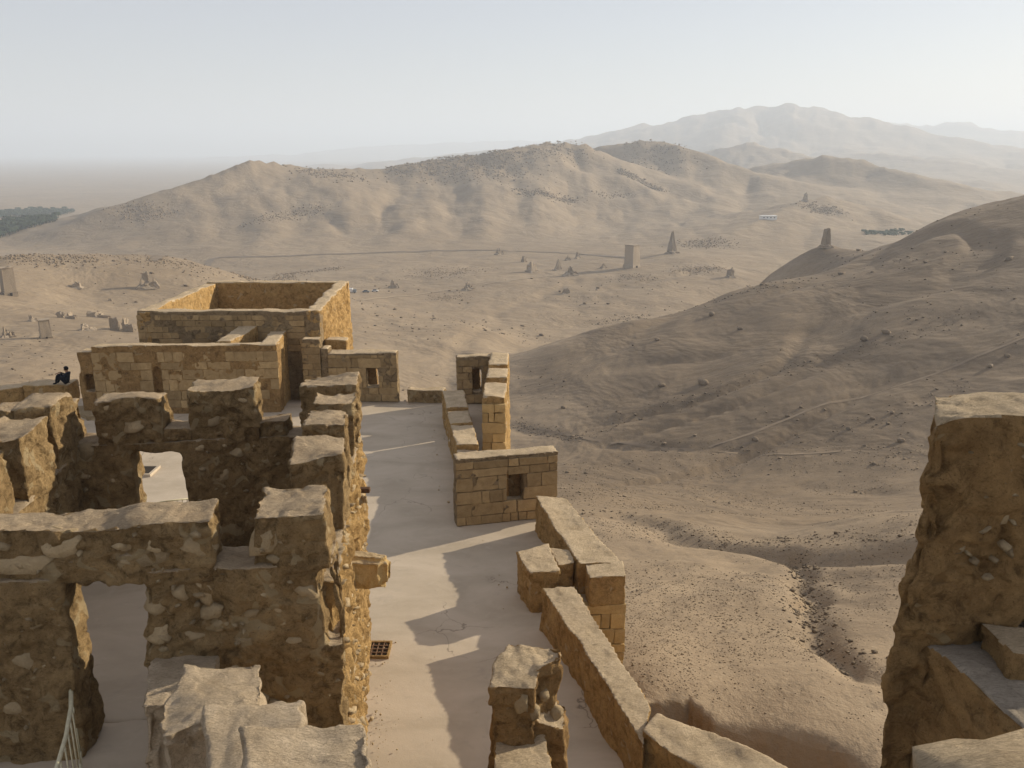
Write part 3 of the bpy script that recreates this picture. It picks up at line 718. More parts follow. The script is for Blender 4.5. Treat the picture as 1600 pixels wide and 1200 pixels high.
# inner floor and the landing beyond the back door
q = [(-9.6, 11.2), (-3.0, 12.0), (-3.8, 18.0), (-10.0, 17.4)]
tf = solid('tower_floor', prisms((q, 2.9, 3.3)), [M_FLOOR], tower, 0.12, 0.02, 0.01, 0.0, 0.0, 50)
q = [(-9.0, 9.2), (-4.0, 9.6), (-4.4, 11.9), (-9.0, 11.4)]
tf2 = solid('door_sill', prisms((q, 2.75, 3.29)), [M_FLOOR], tower, 0.1, 0.02, 0.01, 0.0, 0.0, 51)
q = [tuple(pb(d0 - 0.6) + np.array([0, 0.6])), tuple(pb(d1 + 0.6) + np.array([0, 0.6])), tuple(pb(d1 + 0.6) + np.array([-0.1, 1.55])), tuple(pb(d0 - 0.6) + np.array([-0.1, 1.55]))]
ld = solid('landing', prisms((q, 0.0, 2.75)), [M_OCH, M_FLOOR], tower, 0.08, 0.02, 0.02, 0.01, 0.0, 52)

# stepped parapet climbing towards the viewer -------------------------------------
steps = empty('stepped_parapet', 'stair-stepped parapet of rounded grey mud blocks at the bottom left', 'parapet', loc=(-3, 9, 0))
ST = [([(-5.32, 11.15), (-4.42, 11.3), (-4.0, 10.1), (-4.95, 9.75)], 4.95), ([(-4.5, 9.95), (-3.38, 10.1), (-2.95, 9.05), (-4.1, 8.55)], 5.4),
      ([(-3.55, 8.45), (-2.45, 8.65), (-2.1, 7.75), (-3.1, 7.15)], 5.85), ([(-2.72, 7.35), (-1.5, 7.6), (-1.2, 6.6), (-2.3, 6.0)], 6.4)]
for k, (q, z) in enumerate(ST):
    o = solid('step_block', prisms((q, -1.0, [z, z - 0.02, z + 0.03, z + 0.02])), [M_PALE, M_PALE], steps, 0.045, 0.10, 0.06, 0.02, 0.10, 60 + k, ribs=0.05)

# ------------------------------------------------------------------ parapets of the walkway
PZ = 1.2
def at3(px, py, z): return at(px, py, z)
def simple(name, label, polys, mats, seed, voxel=0.06, cat='parapet', group=None, **kw):
    o = solid(name, prisms(*polys), mats, None, voxel, kw.pop('big', 0.045), kw.pop('small', 0.04), kw.pop('tiny', 0.02), kw.pop('top', 0.04), seed, kw.pop('ribs', 0.0))
    return tag(o, label, cat, group)
DEEP = -16
p3 = [at(845, 918, PZ), at(897, 915, PZ), at(955, 1005, PZ), at(1018, 1107, PZ), at(1005, 1168, PZ), at(925, 1035, PZ)]
simple('parapet', 'long sloping parapet with worn pitted ochre sides along the right edge of the terrace', [(p3, DEEP, PZ)], [M_OCH, M_CAP2], 70, 0.05, ribs=0.02)
p4 = [at(1000, 1140, PZ + 0.12), at(1028, 1113, PZ + 0.12), at(1120, 1143, PZ + 0.12), at(1240, 1202, PZ + 0.12), (5.6, 12.0), (4.2, 11.6), at(1095, 1202, PZ + 0.12)]
simple('parapet', 'pale-topped parapet turning away at the bottom edge right of the broken stub', [(p4, DEEP, PZ + 0.12)], [M_OCH, M_CAP2], 71, 0.05)
p2 = [at(835, 775, PZ), at(882, 775, PZ), at(970, 880, PZ), at(905, 882, PZ)]
simple('parapet', 'short parapet joining the windowed slab to the projecting corner block', [(p2, DEEP, PZ)], [M_OCH, M_CAP2], 72, 0.05)
# corner block with a loophole slot and brick-like outer face
tc = empty('corner_turret', 'projecting corner block with arrow slot and coursed outer face beside the long parapet', 'turret', loc=(1.5, 21, 0))
TI = Matrix.Translation(-Vector(tc.location))
for nm, q, zz, sd in [('merlon', [at(805, 864, PZ), at(858, 850, PZ), at(875, 893, PZ), at(828, 895, PZ)], PZ, 80), ('merlon', [at(856, 851, PZ), at(893, 858, PZ), at(899, 876, PZ), at(872, 880, PZ)], PZ - 0.04, 81)]:
    o = solid(nm, prisms((q, -0.6, zz)), [M_OCH, M_CAP2], tc, 0.05, 0.04, 0.04, 0.02, 0.04, sd)
oa, ob_ = at(920, 903, PZ), at(979, 899, PZ)
qo = [oa, ob_, at(972, 876, PZ), at(912, 878, PZ)]
o = solid('merlon', prisms((qo, 0.35, PZ)), [M_OCH, M_CAP2], tc, 0.05, 0.03, 0.03, 0.015, 0.03, 83)
off = np.array([0.0, 0.12])
qc = [tuple(V2((oa[0] - 0.9, oa[1] - 0.02)) + off), tuple(V2(ob_) + off + np.array([-0.06, 0])), at(970, 876, PZ), (oa[0] - 0.9, oa[1] + 0.9)]
o = solid('core', prisms((qc, DEEP, 0.3)), [M_MOR, M_CAP2], tc, 0.08, 0.02, 0.02, 0.01, 0.02, 84)
fa_, fb_ = (oa[0] - 0.85, oa[1] + 0.02), (ob_[0] + 0.02, ob_[1] + 0.0)
ashlar(tc, fa_, fb_, -5.4, 0.36, 1, B_ORB, 0.36, 0.55, 0.03, 0.26, seed=3, miss=0.0)
# windowed slab in the middle of the walkway
def slab(name, label, A, B, th, z1, hole, seed, zb=-0.2, ztop_var=0.05, course=0.38, blen=0.62, deep=None, cat='wall', meshes=None, proud=0.026, coursez=0.12):
    e = empty(name, label, cat, loc=(0.5 * (A[0] + B[0]), 0.5 * (A[1] + B[1]), 0)); ei = Matrix.Translation(-Vector(e.location))
    bm = bmesh.new(); cells(bm, A, B, th, 1, zb if deep is None else deep, z1, [hole] if hole else [])
    o = solid('core', bm, [M_MOR, M_CAP2], e, 0.06, 0.03, 0.03, 0.02, ztop_var, seed)
    ashlar(e, A, B, 0.02, z1 - coursez, 1, meshes or B_ASH, course, blen, proud, 0.14, [hole] if hole else [], seed)
    return e
def fs(A, B, px, py):
    A, B = V2(A), V2(B); d = (B - A) / np.linalg.norm(B - A); nr = np.array([d[1], -d[0]])
    q = ray(px, py); t = (A @ nr) / (q[0] * nr[0] + q[1] * nr[1]); return float((q[:2] * t - A) @ d), float(q[2] * t + CAMZ)
A, B = (-1.82, 25.95), (1.52, 26.75)
h0, hz1 = fs(A, B, 792, 738); h1, hz0 = fs(A, B, 818, 784); zt = fs(A, B, 790, 712)[1]
sl1 = slab('windowed_wall', 'thick coursed limestone wall with a small square window crossing the middle of the walkway', A, B, 0.62, zt, (h0, h1, hz0, hz1), 90)
o = solid('side_wall', prisms(([(-1.82, 26.0), (-1.1, 26.2), (-1.3, 30.6), (-2.1, 30.4)], -0.2, 1.15)), [M_OCH, M_CAP2], sl1, 0.06, 0.04, 0.03, 0.02, 0.03, 92)
o = solid('outer_wall', prisms(([(0.9, 26.7), (1.5, 26.75), (0.2, 33.2), (-0.4, 33.0)], DEEP, -0.3)), [M_OCH, M_CAP2], sl1, 0.12, 0.04, 0.03, 0.02, 0.03, 93)
dW = np.array([3.34, 0.8]) / math.hypot(3.34, 0.8); bA = V2((-1.82, 25.95)) + dW * (h0 + 0.30 * (h1 - h0)) + np.array([-dW[1], dW[0]]) * 0.55; bB = V2((-1.82, 25.95)) + dW * (h1 + 0.25) + np.array([-dW[1], dW[0]]) * 0.55
o = solid('window_jamb', prisms((strip(bA, bB, 0.35, 1), hz0 - 0.2, hz1 + 0.15)), [M_WARM], sl1, 0.05, 0.02, 0.03, 0.015, 0.0, 94)
# crenellated parapet beyond it: three low merlons with slots
pp = empty('crenellated_parapet', 'low crenellated parapet of three flat-topped merlons behind the windowed wall', 'parapet', loc=(-2.3, 34, 0)); pi_ = Matrix.Translation(-Vector(pp.location))
L0, L1, R0, R1 = V2(at(690, 610, 1.3)), V2(at(712, 697, 1.3)), V2(at(725, 608, 1.3)), V2(at(748, 697, 1.3))
def lerp(a, b, t): return tuple(a + (b - a) * t)
o = solid('base', prisms(([lerp(L0, L1, 0), lerp(R0, R1, 0), lerp(R0, R1, 1), lerp(L0, L1, 1)], DEEP, 0.3)), [M_OCH, M_CAP2], pp, 0.08, 0.03, 0.03, 0.02, 0.03, 95)
for k, (a, b) in enumerate([(0.0, 0.355), (0.41, 0.64), (0.68, 1.0)]):
    o = solid('merlon', prisms(([lerp(L0, L1, a), lerp(R0, R1, a), lerp(R0, R1, b), lerp(L0, L1, b)], 0.2, 1.3 + 0.03 * (k == 2))), [M_OCH, M_CAP2], pp, 0.06, 0.03, 0.035, 0.02, 0.05, 96 + k)
# far turret
ft = empty('far_turret', 'small L-shaped turret with dark doorway and blocky end face at the far right corner', 'turret', loc=(-1, 37, 0)); fi = Matrix.Translation(-Vector(ft.location))
A, B = (-2.68, 40.0), (-0.95, 40.2)
h0, hz1 = fs(A, B, 738, 577); h1, hz0 = fs(A, B, 753, 612)
bm = bmesh.new(); cells(bm, A, B, 0.6, 1, DEEP, 2.42, [(h0, h1, hz0, hz1)])
o = solid('back_wall', bm, [M_MOR, M_CAP2], ft, 0.07, 0.03, 0.03, 0.02, 0.05, 110)
o = solid('door_jamb', prisms((strip((A[0] + h0 - 0.2, 40.55), (A[0] + h1 - 0.1, 40.57), 0.4, 1), hz0 - 0.3, hz1 + 0.15)), [M_WARM], ft, 0.05, 0.02, 0.02, 0.01, 0.0, 109)
ashlar(ft, A, B, 0.05, 2.25, 1, B_ASH, 0.38, 0.55, 0.012, 0.14, [(h0, h1, hz0, hz1)], 111)
C = [(-1.22, 32.95), (-0.26, 32.95), (-0.12, 40.7), (-1.06, 40.7)]
def tq(a, b): 
    l0, l1, r0, r1 = V2(C[0]), V2(C[3]), V2(C[1]), V2(C[2]); return [lerp(l0, l1, a), lerp(r0, r1, a), lerp(r0, r1, b), lerp(l0, l1, b)]
q = tq(0.03, 1.0); o = solid('side_wall', prisms((q, DEEP, 0.9)), [M_OCH, M_CAP2], ft, 0.08, 0.03, 0.04, 0.02, 0.03, 112, ribs=0.03)
for k, (a, b, z) in enumerate([(0.03, 0.345, 2.36), (0.435, 0.66, 2.38), (0.72, 1.0, 2.45)]):
    o = solid('merlon', prisms((tq(a, b), 0.8, z)), [M_OCH, M_CAP2], ft, 0.06, 0.03, 0.04, 0.02, 0.05, 113 + k)
ashlar(ft, (C[0][0], C[0][1] + 0.14), (C[1][0], C[1][1] + 0.14), -4.2, 2.1, 1, B_ORB, 0.4, 0.5, 0.03, 0.2, seed=117)
# far wall with window and its low neighbour
A, B = (-9.0, 40.5), (-5.62, 40.5)
h0, hz1 = fs(A, B, 572, 575); h1, hz0 = fs(A, B, 592, 606)
fp = slab('windowed_wall', 'coursed wall with a small dark window closing the far end of the walkway', A, B, 0.7, 2.5, (h0, h1, hz0, hz1), 120, deep=DEEP, blen=0.6)
o = solid('window_jamb', prisms((strip((A[0] + h0 - 0.2, 41.1), (A[0] + h1 - 0.18, 41.1), 0.4, 1), hz0 - 0.2, hz1 + 0.15)), [M_WARM], fp, 0.05, 0.02, 0.02, 0.01, 0.0, 122)
A2, B2 = (-10.25, 40.5), (-9.35, 40.5)
o = solid('raised_end', prisms((strip(A2, B2, 0.7, 1), -0.2, 3.15)), [M_MOR, M_CAP2], fp, 0.07, 0.03, 0.03, 0.02, 0.05, 123)
o = solid('raised_end', prisms((strip((-9.36, 40.52), (-8.95, 40.52), 0.7, 1), -0.2, 2.7)), [M_MOR, M_CAP2], fp, 0.07, 0.03, 0.03, 0.02, 0.05, 124)
ashlar(fp, A2, B2, 0.02, 3.0, 1, B_ASH, 0.38, 0.55, 0.015, 0.14, seed=125)
simple('low_wall', 'low rough wall between the far windowed wall and the crenellated parapet', [(strip((-5.2, 40.45), (-3.3, 40.3), 0.6, 1), DEEP, 0.68)], [M_RUB, M_CAP2], 128, 0.07, 'wall')

# ------------------------------------------------------------------ buildings at the far left of the terrace
lb = empty('roofless_building', 'low roofless stone building with arched niche behind the tower battlements', 'building', loc=(-15, 39, 0)); li = Matrix.Translation(-Vector(lb.location))
A, B = (-19.45, 38.35), (-10.95, 38.75)
n0, nz1 = fs(A, B, 237, 572); n1, nz0 = fs(A, B, 257, 625)
bm = bmesh.new(); cells(bm, A, B, 0.35, 1, -0.2, 3.3, [(n0, n1, 0.9, nz1)]); poly_prism(bm, strip((A[0], A[1] + 0.3), (B[0], B[1] + 0.3), 0.45, 1), -0.2, 3.28)
dA = np.array([B[0] - A[0], B[1] - A[1]]); LA = np.linalg.norm(dA); dA /= LA
for t in range(6):   # arch over the niche
    u0, u1 = t / 6, (t + 1) / 6; c = (n0 + n1) / 2; hw = (n1 - n0) / 2
    za = nz1 - 0.02 + 0.36 * math.sin(math.pi * (u0 + u1) / 2) - 0.36
    poly_prism(bm, strip(V2(A) + dA * (n0 - 0.02 + u0 * (n1 - n0 + 0.04)), V2(A) + dA * (n0 - 0.02 + u1 * (n1 - n0 + 0.04)), 0.3, 1), za, nz1 + 0.1)
o = solid('front_wall', bm, [M_WARM, M_CAP2], lb, 0.07, 0.025, 0.02, 0.012, 0.05, 130)
ashlar(lb, A, B, 0.3, 3.0, 1, B_ASH, 0.42, 0.6, 0.01, 0.1, [(n0, n1, 0.9, nz1 + 0.05)], 131, miss=0.22)
o = solid('right_wall', prisms(([(-11.75, 38.8), (-10.98, 38.78), (-11.2, 41.6), (-12.0, 41.6)], -0.2, [3.3, 3.3, 3.4, 3.4])), [M_OCH, M_CAP2], lb, 0.07, 0.03, 0.03, 0.02, 0.04, 133)
o = solid('inner_wall', prisms(([(-14.0, 39.3), (-13.3, 39.3), (-12.6, 41.6), (-13.6, 41.6)], -0.2, [3.3, 3.3, 3.6, 3.6])), [M_OCH, M_CAP2], lb, 0.07, 0.03, 0.03, 0.02, 0.04, 134)
# left end: square opening under an overhang
A5, B5 = (-20.15, 38.3), (-19.4, 38.36)
bm = bmesh.new(); cells(bm, A5, B5, 0.8, 1, -0.2, 2.05, [(0.28, 0.72, 1.15, 2.05)]); poly_prism(bm, [(-20.05, 38.28), (-19.42, 38.33), (-19.42, 39.2), (-20.05, 39.2)], 2.0, 3.05)
poly_prism(bm, strip((-20.1, 38.8), (-19.4, 38.85), 0.4, 1), 0.9, 2.3)
o = solid('left_bay', bm, [M_WARM, M_CAP2], lb, 0.06, 0.03, 0.02, 0.01, 0.04, 136)
# upper hall
uh = empty('roofless_hall', 'tall roofless rectangular hall at the far corner with sunlit right flank', 'building', loc=(-14, 46, 0)); ui = Matrix.Translation(-Vector(uh.location))
U = [(-18.6, 41.6), (-9.5, 41.6), (-9.9, 51.8), (-18.4, 51.6)]; UZ = 4.35
A, B = U[0], U[1]
o = solid('front_wall', prisms((strip(A, B, 0.7, 1), -6, UZ)), [M_MOR, M_CAP2], uh, 0.09, 0.03, 0.03, 0.02, 0.05, 140)
ashlar(uh, A, (-10.3, 41.6), 2.3, UZ - 0.2, 1, B_ASH, 0.36, 0.62, 0.006, 0.1, seed=141, miss=0.12)
o = solid('right_wall', prisms((strip(U[1], U[2], 0.75, 1), DEEP, UZ + 0.02)), [M_OCH, M_CAP2], uh, 0.09, 0.05, 0.07, 0.05, 0.05, 143, ribs=0.10)
o = solid('back_wall', prisms((strip(U[2], U[3], 0.7, 1), -6, UZ + 0.03)), [M_OCH, M_CAP2], uh, 0.09, 0.03, 0.03, 0.02, 0.05, 144)
o = solid('left_wall', prisms((strip(U[3], U[0], 0.7, 1), -6, [UZ, UZ, UZ, UZ])), [M_OCH, M_CAP2], uh, 0.09, 0.03, 0.03, 0.02, 0.05, 145)
o = solid('hall_floor', prisms(([(-18.2, 42), (-9.9, 42), (-10.2, 51.4), (-18, 51.2)], 0.4, 0.8)), [M_FLOOR], uh, 0.2, 0.02, 0.02, 0.0, 0.0, 146)
o = solid('buttress_block', prisms(([(-9.4, 41.9), (-8.3, 41.9), (-8.3, 42.8), (-9.4, 42.8)], DEEP, 2.8)), [M_OCH, M_CAP2], uh, 0.09, 0.03, 0.03, 0.02, 0.05, 147)
# low outer parapet where the person sits
simple('low_wall', 'low parapet with a flat pale top where the seated person rests', [([at(34, 602, 0.95), at(106, 600, 0.95), (at(106, 600, 0.95)[0], 41.4), (at(34, 602, 0.95)[0], 41.2)], -6, 0.95)], [M_OCH, M_CAP2], 150, 0.08, 'wall', small=0.02)
simple('low_wall', 'low parapet running out of frame at the left edge of the terrace', [([(-26.5, 37.2), at(34, 602, 0.95), (at(34, 602, 0.95)[0] - 0.1, 41.2), (-27.0, 37.9)], -6, 0.93)], [M_OCH, M_CAP2], 151, 0.08, 'wall', small=0.02)
simple('step_slab', 'broken pale step on the terrace beneath the seated person', [([at(112, 638, 0.15), at(147, 632, 0.15), (-18.0, 37.6), (-19.6, 37.4)], -0.1, 0.22)], [M_STO], 152, 0.05, 'step')

# ------------------------------------------------------------------ broken foreground stub
st = empty('ruined_wall_stub', 'broken fin-like stub of rubble wall standing at the bottom centre', 'ruin', loc=(0.2, 12, 0)); si = Matrix.Translation(-Vector(st.location))
o = solid('masonry', prisms(([(-0.36, 11.75), (0.38, 11.75), (0.46, 12.2), (0.3, 12.6), (-0.1, 12.62), (-0.34, 12.2)], -0.1, [3.80, 3.74, 3.9, 4.0, 4.06, 3.92]),
        ([(0.42, 12.08), (0.80, 12.2), (0.82, 12.6), (0.25, 12.65)], -0.1, [3.9, 4.04, 4.02, 3.95]), ([(0.36, 11.9), (0.90, 11.95), (0.96, 12.4), (0.3, 12.4)], -0.1, [3.15, 2.95, 3.1, 3.4])), [M_WARM, M_CAP2], st, 0.035, 0.06, 0.06, 0.035, 0.10, 161)
o = solid('low_block', prisms(([(-0.36, 10.6), (0.66, 10.6), (0.54, 12.0), (-0.30, 12.0)], -0.1, [2.75, 2.7, 2.85, 2.85])), [M_OCH, M_CAP2], st, 0.04, 0.05, 0.04, 0.025, 0.06, 165)
for q in [(815, 1105, 18, 26), (836, 1120, 12, 16)]:
    o = stone_on(st, (-0.36, 11.72), (0.38, 11.72), *q, out=1, bulge=-0.02)
for q in [(853, 1092, 14, 10), (872, 1120, 14, 16)]:
    o = stone_on(st, (0.44, 12.0), (0.9, 12.1), *q, out=1, bulge=-0.02)

# ------------------------------------------------------------------ ruined tower at the right edge
rt = empty('ruined_tower', 'tall crumbling dark-faced merlon with cracked left edge filling the right side', 'tower', loc=(5, 8, 0)); ri = Matrix.Translation(-Vector(rt.location))
def RP(px, py, Y): p = atY(px, py, Y); return (p[0], p[1], p[2])
Yf = 7.75
def rx(px, py, Y=Yf): return atY(px, py, Y)[0]
o = solid('merlon', prisms(([(rx(1464, 650), Yf), (6.4, Yf), (6.6, 8.75), (rx(1464, 650) + 0.45, 8.7)], 7.3, [9.48, 9.5, 9.52, 9.5])),
        [M_WARM, M_CAP2], rt, 0.035, 0.08, 0.07, 0.03, 0.05, 170)
mer = o
def rz(px, py, Y=Yf + 0.06): return atY(px, py, Y)[2]
def edge_prism(px, py0, py1):   # a ragged slice of the broken edge, its outside turned along the line of sight
    x = rx(px, py0, Yf + 0.06); zt = rz(px, py0); return ([(x, Yf + 0.06), (4.95, Yf + 0.05), (5.3, 8.6), (x + 0.5, 8.6)], rz(px, py1) - 0.3, [zt, zt + 0.25, zt + 0.25, zt])
o = solid('broken_edge', prisms(edge_prism(1452, 745, 900), edge_prism(1438, 800, 950), edge_prism(1424, 868, 1000), edge_prism(1406, 905, 1060), edge_prism(1398, 985, 1500)),
        [M_WARM], rt, 0.035, 0.05, 0.06, 0.035, 0.0, 171)
o = solid('lower_wall', prisms(([(4.6, 8.6), (4.3, 7.8), (4.36, 7.62), (4.56, 6.45), (4.7, 5.0), (7.5, 5), (7.5, 8.6)], -4, 7.06)), [M_WARM, M_LEDGE], rt, 0.045, 0.05, 0.06, 0.03, 0.0, 172, cut=0.7, ragged=0.05)
o = solid('ledge_block', prisms(([(rx(1578, 1005, 7.3), 7.25), (6.4, 7.25), (6.4, 7.8), (rx(1572, 1005, 7.3), 7.8)], 6.9, 7.34)), [M_WARM, M_CAP2], rt, 0.04, 0.05, 0.04, 0.02, 0.03, 176)
for q in [(1510, 705, 8, 14), (1520, 738, 14, 14), (1520, 792, 8, 14), (1575, 815, 20, 26), (1560, 705, 10, 12), (1580, 735, 10, 16), (1540, 830, 24, 12), (1585, 870, 18, 16), (1500, 865, 22, 12)]:
    o = stone_on(mer, (3.9, Yf), (6.4, Yf), *q, out=1, bulge=-0.02)
rubble_face(mer, (4.3, Yf), (6.3, Yf), 1, 40, 7.7, 9.35, 0.04, 0.12, 504)
o = link('loose_block', STONES[3].copy(), None, [], True); o.data.materials.clear(); o.data.materials.append(M_CAP2)
o.location = (*at(1560, 1205, 8.35), 8.3); o.scale = (0.75, 0.6, 0.3); o.rotation_euler = (0, 0, 0.2)
tag(o, 'pale rounded stone at the bottom right corner below the grey ledge', 'stone')

# ------------------------------------------------------------------ things fixed to the walls and floor
def onright(px, py):   # point on the outer face of the tower's right wall
    A, B = V2(rw(12.0)), V2(rw(19.0)); d = (B - A) / np.linalg.norm(B - A); nr = np.array([d[1], -d[0]])
    q = ray(px, py); t = (A @ nr) / (q[0] * nr[0] + q[1] * nr[1]); return q * t + np.array([0, 0, CAMZ])
def blob(name, pts, mat, label, cat, seed, voxel=0.03):
    bm = prisms(*pts); bmesh.ops.bevel(bm, geom=list(bm.edges), offset=0.11, segments=3, affect='EDGES', clamp_overlap=True)
    o = solid(name, bm, mat, None, voxel, 0.09, 0.05, 0.015, 0.03, seed)
    return tag(o, label, cat)
# projecting corbel: sits on the wall at depth y=14.6
yc = 14.6; xw = rw(yc)[0]
def cy(px, py): p = atY(px, py, yc); return p[0], p[2]
x1, zt_ = cy(612, 868); _, zb_ = cy(590, 922); _, zs_ = cy(565, 850)
bm = bmesh.new(); zc_ = 0.5 * (zt_ + zb_); hx = (x1 - xw) * 0.5
poly_prism(bm, [(xw - 0.3, yc - 0.24), (x1 - 0.08, yc - 0.22), (x1 + 0.02, yc - 0.02), (x1 - 0.05, yc + 0.22), (xw - 0.3, yc + 0.24)], [zb_, zb_ + 0.02, zb_ + 0.10, zb_ + 0.06, zb_], [zt_ + 0.08, zt_ + 0.0, zt_ - 0.08, zt_ - 0.02, zt_ + 0.08])
bmesh.ops.bevel(bm, geom=list(bm.edges), offset=0.14, segments=4, affect='EDGES', clamp_overlap=True)
o = solid('corbel', bm, [M_ORB, M_STO], None, 0.03, 0.06, 0.06, 0.025, 0.03, 301); tag(o, 'rounded stone corbel jutting from the right flank of the tower over the terrace', 'corbel')
yc = 17.2; xw = rw(yc)[0]
x1, zt_ = cy(571, 770); _, zb_ = cy(571, 800)
blob('corbel', [([(xw - 0.3, yc - 0.14), (x1, yc - 0.12), (x1, yc + 0.14), (xw - 0.3, yc + 0.14)], zb_, zt_)], [M_STO], 'smaller broken stone corbel just below the wooden beam end', 'corbel', 302)
yc = 17.6; xw = rw(yc)[0]
x1, zt_ = cy(578, 762); _, zb_ = cy(578, 769)
bm = prisms(([(xw - 0.4, yc - 0.07), (x1, yc - 0.07), (x1, yc + 0.07), (xw - 0.4, yc + 0.07)], zb_, zt_)); bmesh.ops.bevel(bm, geom=list(bm.edges), offset=0.012, segments=1, affect='EDGES')
me = bpy.data.meshes.new('beam_end'); bm.to_mesh(me); bm.free()
tag(link('beam_end', me, None, [mat_plain('old_wood', (0.10, 0.06, 0.035), 0.9, 0, 0.3, 20)]), 'dark squared wooden beam end sticking out of the tower flank', 'beam')
# drain grating
M_IRON = mat_plain('rusty_iron', (0.20, 0.12, 0.07), 0.8, 0.2, 0.3, 20)
gx, gy = at(590, 1016, 0.03)
gr = empty('drain_grating', 'small rusty drain grating let into the terrace beside the tower', 'grating', loc=(gx, gy, 0))
def boxes(name, L, mat, parent=None, bev=0.0):
    bm = bmesh.new()
    for (x0, x1_, y0, y1_, z0, z1_) in L: poly_prism(bm, [(x0, y0), (x1_, y0), (x1_, y1_), (x0, y1_)], z0, z1_)
    bmesh.ops.recalc_face_normals(bm, faces=bm.faces)
    if bev: bmesh.ops.bevel(bm, geom=list(bm.edges), offset=bev, segments=1, affect='EDGES')
    me = bpy.data.meshes.new(name); bm.to_mesh(me); bm.free(); return link(name, me, parent, [mat])
hw, hl = 0.27, 0.30
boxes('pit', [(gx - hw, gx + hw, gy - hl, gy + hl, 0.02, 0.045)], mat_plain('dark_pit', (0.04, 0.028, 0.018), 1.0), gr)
fz = 0.085
for L in [(gx - hw - 0.05, gx - hw, gy - hl - 0.05, gy + hl + 0.05, 0.0, fz), (gx + hw, gx + hw + 0.05, gy - hl - 0.05, gy + hl + 0.05, 0.0, fz), (gx - hw, gx + hw, gy - hl - 0.05, gy - hl, 0.0, fz), (gx - hw, gx + hw, gy + hl, gy + hl + 0.05, 0.0, fz)]:
    boxes('frame', [L], M_OCH, gr)
for k in range(3):
    x = gx - hw + (k + 1) * 2 * hw / 4; boxes('bar', [(x - 0.012, x + 0.012, gy - hl, gy + hl, 0.05, 0.07)], M_IRON, gr)
for k in range(3):
    y = gy - hl + (k + 1) * 2 * hl / 4; boxes('bar', [(gx - hw, gx + hw, y - 0.012, y + 0.012, 0.052, 0.074)], M_IRON, gr)
# hatch in the far floor seen through the back doorway
hx, hy = at(219, 738, 0.0)
ht = empty('floor_hatch', 'dark light-well opening in the terrace seen through the tower back doorway', 'hatch', loc=(hx, hy, 0))
boxes('opening', [(hx - 0.75, hx + 0.5, hy - 0.4, hy + 0.4, 0.03, 0.075)], mat_plain('dark_hole', (0.05, 0.04, 0.03), 1.0), ht)
for L in [(hx - 0.85, hx - 0.75, hy - 0.5, hy + 0.5, 0, 0.11), (hx + 0.5, hx + 0.6, hy - 0.5, hy + 0.5, 0, 0.11), (hx - 0.75, hx + 0.5, hy - 0.5, hy - 0.4, 0, 0.11), (hx - 0.75, hx + 0.5, hy + 0.4, hy + 0.5, 0, 0.11)]:
    boxes('rim', [L], M_FLOOR, ht)

# railings ---------------------------------------------------------------------------
M_RAIL = mat_plain('cream_painted_iron', (0.55, 0.50, 0.34), 0.55, 0.0, 0.12, 12)
def tube(name, pts, rad, mat, parent, seg=8):
    P = [Vector(p) for p in pts]; V = []; Fq = []
    for i, p in enumerate(P):
        t = (P[min(i + 1, len(P) - 1)] - P[max(i - 1, 0)]).normalized(); a = t.orthogonal().normalized() if abs(t.z) > 0.9 else t.cross(Vector((0, 0, 1))).normalized(); b = t.cross(a)
        for k in range(seg):
            an = 2 * math.pi * k / seg; V.append(p + (a * math.cos(an) + b * math.sin(an)) * rad)
    for i in range(len(P) - 1):
        for k in range(seg):
            Fq.append((i * seg + k, i * seg + (k + 1) % seg, (i + 1) * seg + (k + 1) % seg, (i + 1) * seg + k))
    me = bpy.data.meshes.new(name); me.from_pydata([tuple(v) for v in V], [], Fq + [tuple(range(seg))[::-1], tuple(range((len(P) - 1) * seg, len(P) * seg))]); me.update()
    return link(name, me, parent, [mat], True)
def railing(label, pts, h, n, rr=0.022, rb=0.009):
    c = pts[len(pts) // 2]; e = empty('railing', label, 'railing', loc=(c[0], c[1], c[2] - h))
    tube('top_rail', pts, rr, M_RAIL, e); lo = [(p[0], p[1], p[2] - h + 0.08) for p in pts]; tube('bottom_rail', lo, rr * 0.7, M_RAIL, e)
    P = np.array(pts); L = np.concatenate([[0], np.cumsum(np.linalg.norm(np.diff(P, axis=0), axis=1))])
    for k in range(n):
        s_ = L[-1] * (k + 0.5) / n; q = [np.interp(s_, L, P[:, j]) for j in range(3)]
        tube('baluster', [(q[0], q[1], q[2] - h + 0.08), (q[0], q[1], q[2])], rb, M_RAIL, e, 6)
    for k in (0, -1): q = pts[k]; tube('post', [(q[0], q[1], q[2] - h - 0.05), (q[0], q[1], q[2] + 0.01)], rr, M_RAIL, e)
zr = 4.42
rp = [(*at(104, 1012, zr), zr), (*at(111, 1060, zr), zr), (*at(111, 1105, zr), zr), (*at(103, 1150, zr), zr), (*at(90, 1195, zr), zr), (*at(74, 1245, zr), zr)]
railing('curved cream-painted iron railing beside the front doorway at the bottom left', rp, 1.1, 12, 0.03, 0.011)
zr = 3.72
rp = [(*at(196, 792, zr), zr), (*at(230, 788, zr), zr), (*at(260, 783, zr), zr), (*at(296, 779, zr), zr)]
railing('short pale iron railing glimpsed through the tower back doorway', rp, 0.95, 13, 0.02, 0.011)

